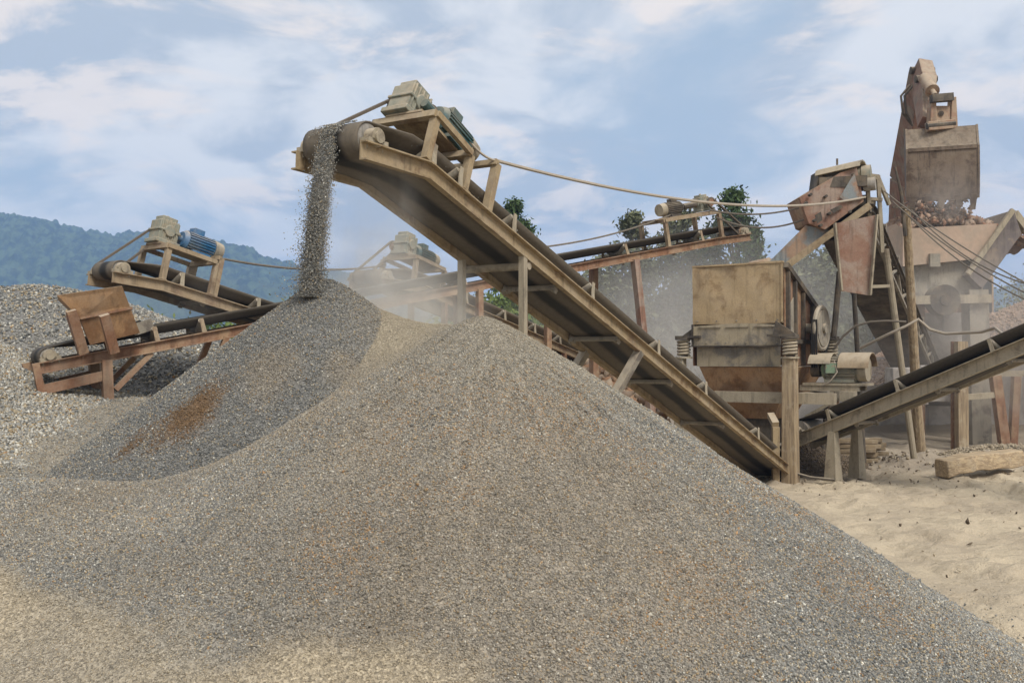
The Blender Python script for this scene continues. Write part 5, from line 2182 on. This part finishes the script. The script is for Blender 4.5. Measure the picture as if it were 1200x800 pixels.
dust('pale dust drifting off the falling gravel', C1.P(C1.qh + .05, -.05, 0) + V((.30, .25, -.75)), (.62, .55, 1.05), 1.5, 1)
dust('thick beige dust lying between the two gravel cones', (-1.15, 9.9, 2.6), (1.15, 1.3, .85), 2.1, 2, (.98, .945, .87))
dust('pinkish dust hanging behind the crusher', (6.0, 26.8, 2.6), (8.0, 4.2, 4.0), 0.27, 3, (.985, .945, .885), 2.4)
dust('pinkish grey dust hanging in front of the feed hopper', (12.2, 24.6, 2.6), (4.4, 2.0, 3.4), 0.30, 4, (.98, .935, .885))
dust('dust rising round the excavator bucket', (11.4, 25.6, 6.2), (1.6, .8, 1.4), 0.45, 5, (.97, .92, .87))
dust('faint dust around the rusty hopper', at(150, 370, 13.2) + V((0, 1.2, .2)), (1.4, 1.0, 1.0), 0.22, 6)

dust('fine dust inside the falling gravel stream', C1.P(C1.qh + .28, 0.02, 0) + V((0.03, 0, -.62)), (.15, .15, .80), 3.2, 8, nscale=2.5)

hz = MB()
hz.abox(-2500, 2500, -120, 2500, -6, 225)
ho = hz.build('haze', None, None, smooth=False)
m = bpy.data.materials.new('haze_air')
m.use_nodes = True
m.node_tree.nodes.clear()
N = NT(m.node_tree)
out = N.new('ShaderNodeOutputMaterial')
v = N.new('ShaderNodeVolumePrincipled')
v.inputs['Color'].default_value = (0.40, 0.61, 1.0, 1)
v.inputs['Density'].default_value = 0.00052
N.l.new(v.outputs[0], out.inputs['Volume'])
ho.data.materials.clear()
ho.data.materials.append(m)
tag(ho, kind='stuff', label='pale blue haze in the air between here and the hills', cat='haze')

# ------------------------------------------------------------------ sky and sun
SUN_EL, SUN_AZ = R(48), R(150)       # azimuth clockwise from +Y
w = bpy.data.worlds.new('World')
SC.world = w
w.use_nodes = True
w.node_tree.nodes.clear()
N = NT(w.node_tree)
out = N.new('ShaderNodeOutputWorld')
bg = N.new('ShaderNodeBackground')
sky = N.new('ShaderNodeTexSky')
sky.sky_type = 'NISHITA'
sky.sun_disc = False
sky.sun_elevation = SUN_EL
sky.sun_rotation = SUN_AZ
sky.dust_density = 2.5
sky.air_density = 1.2
d = N.new('ShaderNodeTexCoord').outputs['Generated']
sx = N.new('ShaderNodeSeparateXYZ', {0: d})
zz = N.math('ADD', N.math('MAXIMUM', sx.outputs[2], 0.0), 0.22)
uv = N.new('ShaderNodeCombineXYZ', {0: N.math('DIVIDE', sx.outputs[0], zz), 1: N.math('DIVIDE', sx.outputs[1], zz), 2: 0.0}).outputs[0]
uvm = N.mapping(uv, (1.0, 0.8, 1), (0.7, 3.3, 0))
n1 = N.noise(uvm, 1.5, 8, 0.60, 0.7)
n2 = N.noise(N.mapping(uv, (0.9, 1.1, 1), (4.1, 0.4, 0)), 1.7, 7, 0.58, 0.5)
n3 = N.noise(N.mapping(uv, (1, 1.2, 1), (9.4, 2.2, 0)), 2.4, 7, 0.60, 0.5)
cover = N.ramp(n1, 0.30, 0.49)
body = N.mix(N.ramp(n2, 0.41, 0.57), (3.1, 3.5, 4.0), (5.2, 5.25, 5.3))
hl = N.math('MULTIPLY', N.ramp(n3, 0.48, 0.60), N.ramp(n1, 0.36, 0.48))
body = N.mix(N.math('MULTIPLY', hl, 0.85), body, (6.2, 5.55, 5.0))
blue = N.mix(0.9, sky.outputs[0], (2.8, 3.4, 4.05))
c = N.mix(cover, blue, body)
hzn = N.ramp(sx.outputs[2], 0.16, 0.0)
c = N.mix(N.math('MULTIPLY', hzn, 0.4), c, (4.7, 4.65, 4.75))
N.l.new(c, bg.inputs[0])
bg.inputs[1].default_value = 0.1
N.l.new(bg.outputs[0], out.inputs[0])
sl = bpy.data.lights.new('sun', 'SUN')
sl.energy = 2.0
sl.angle = R(22)
sl.color = (1.0, 0.955, 0.89)
so = bpy.data.objects.new('sun', sl)
sd = V((math.sin(SUN_AZ) * math.cos(SUN_EL), math.cos(SUN_AZ) * math.cos(SUN_EL), math.sin(SUN_EL)))
so.rotation_euler = sd.to_track_quat('Z', 'Y').to_euler()
so.location = (0, 0, 30)
COL.objects.link(so)
SC.view_settings.exposure = 0.78
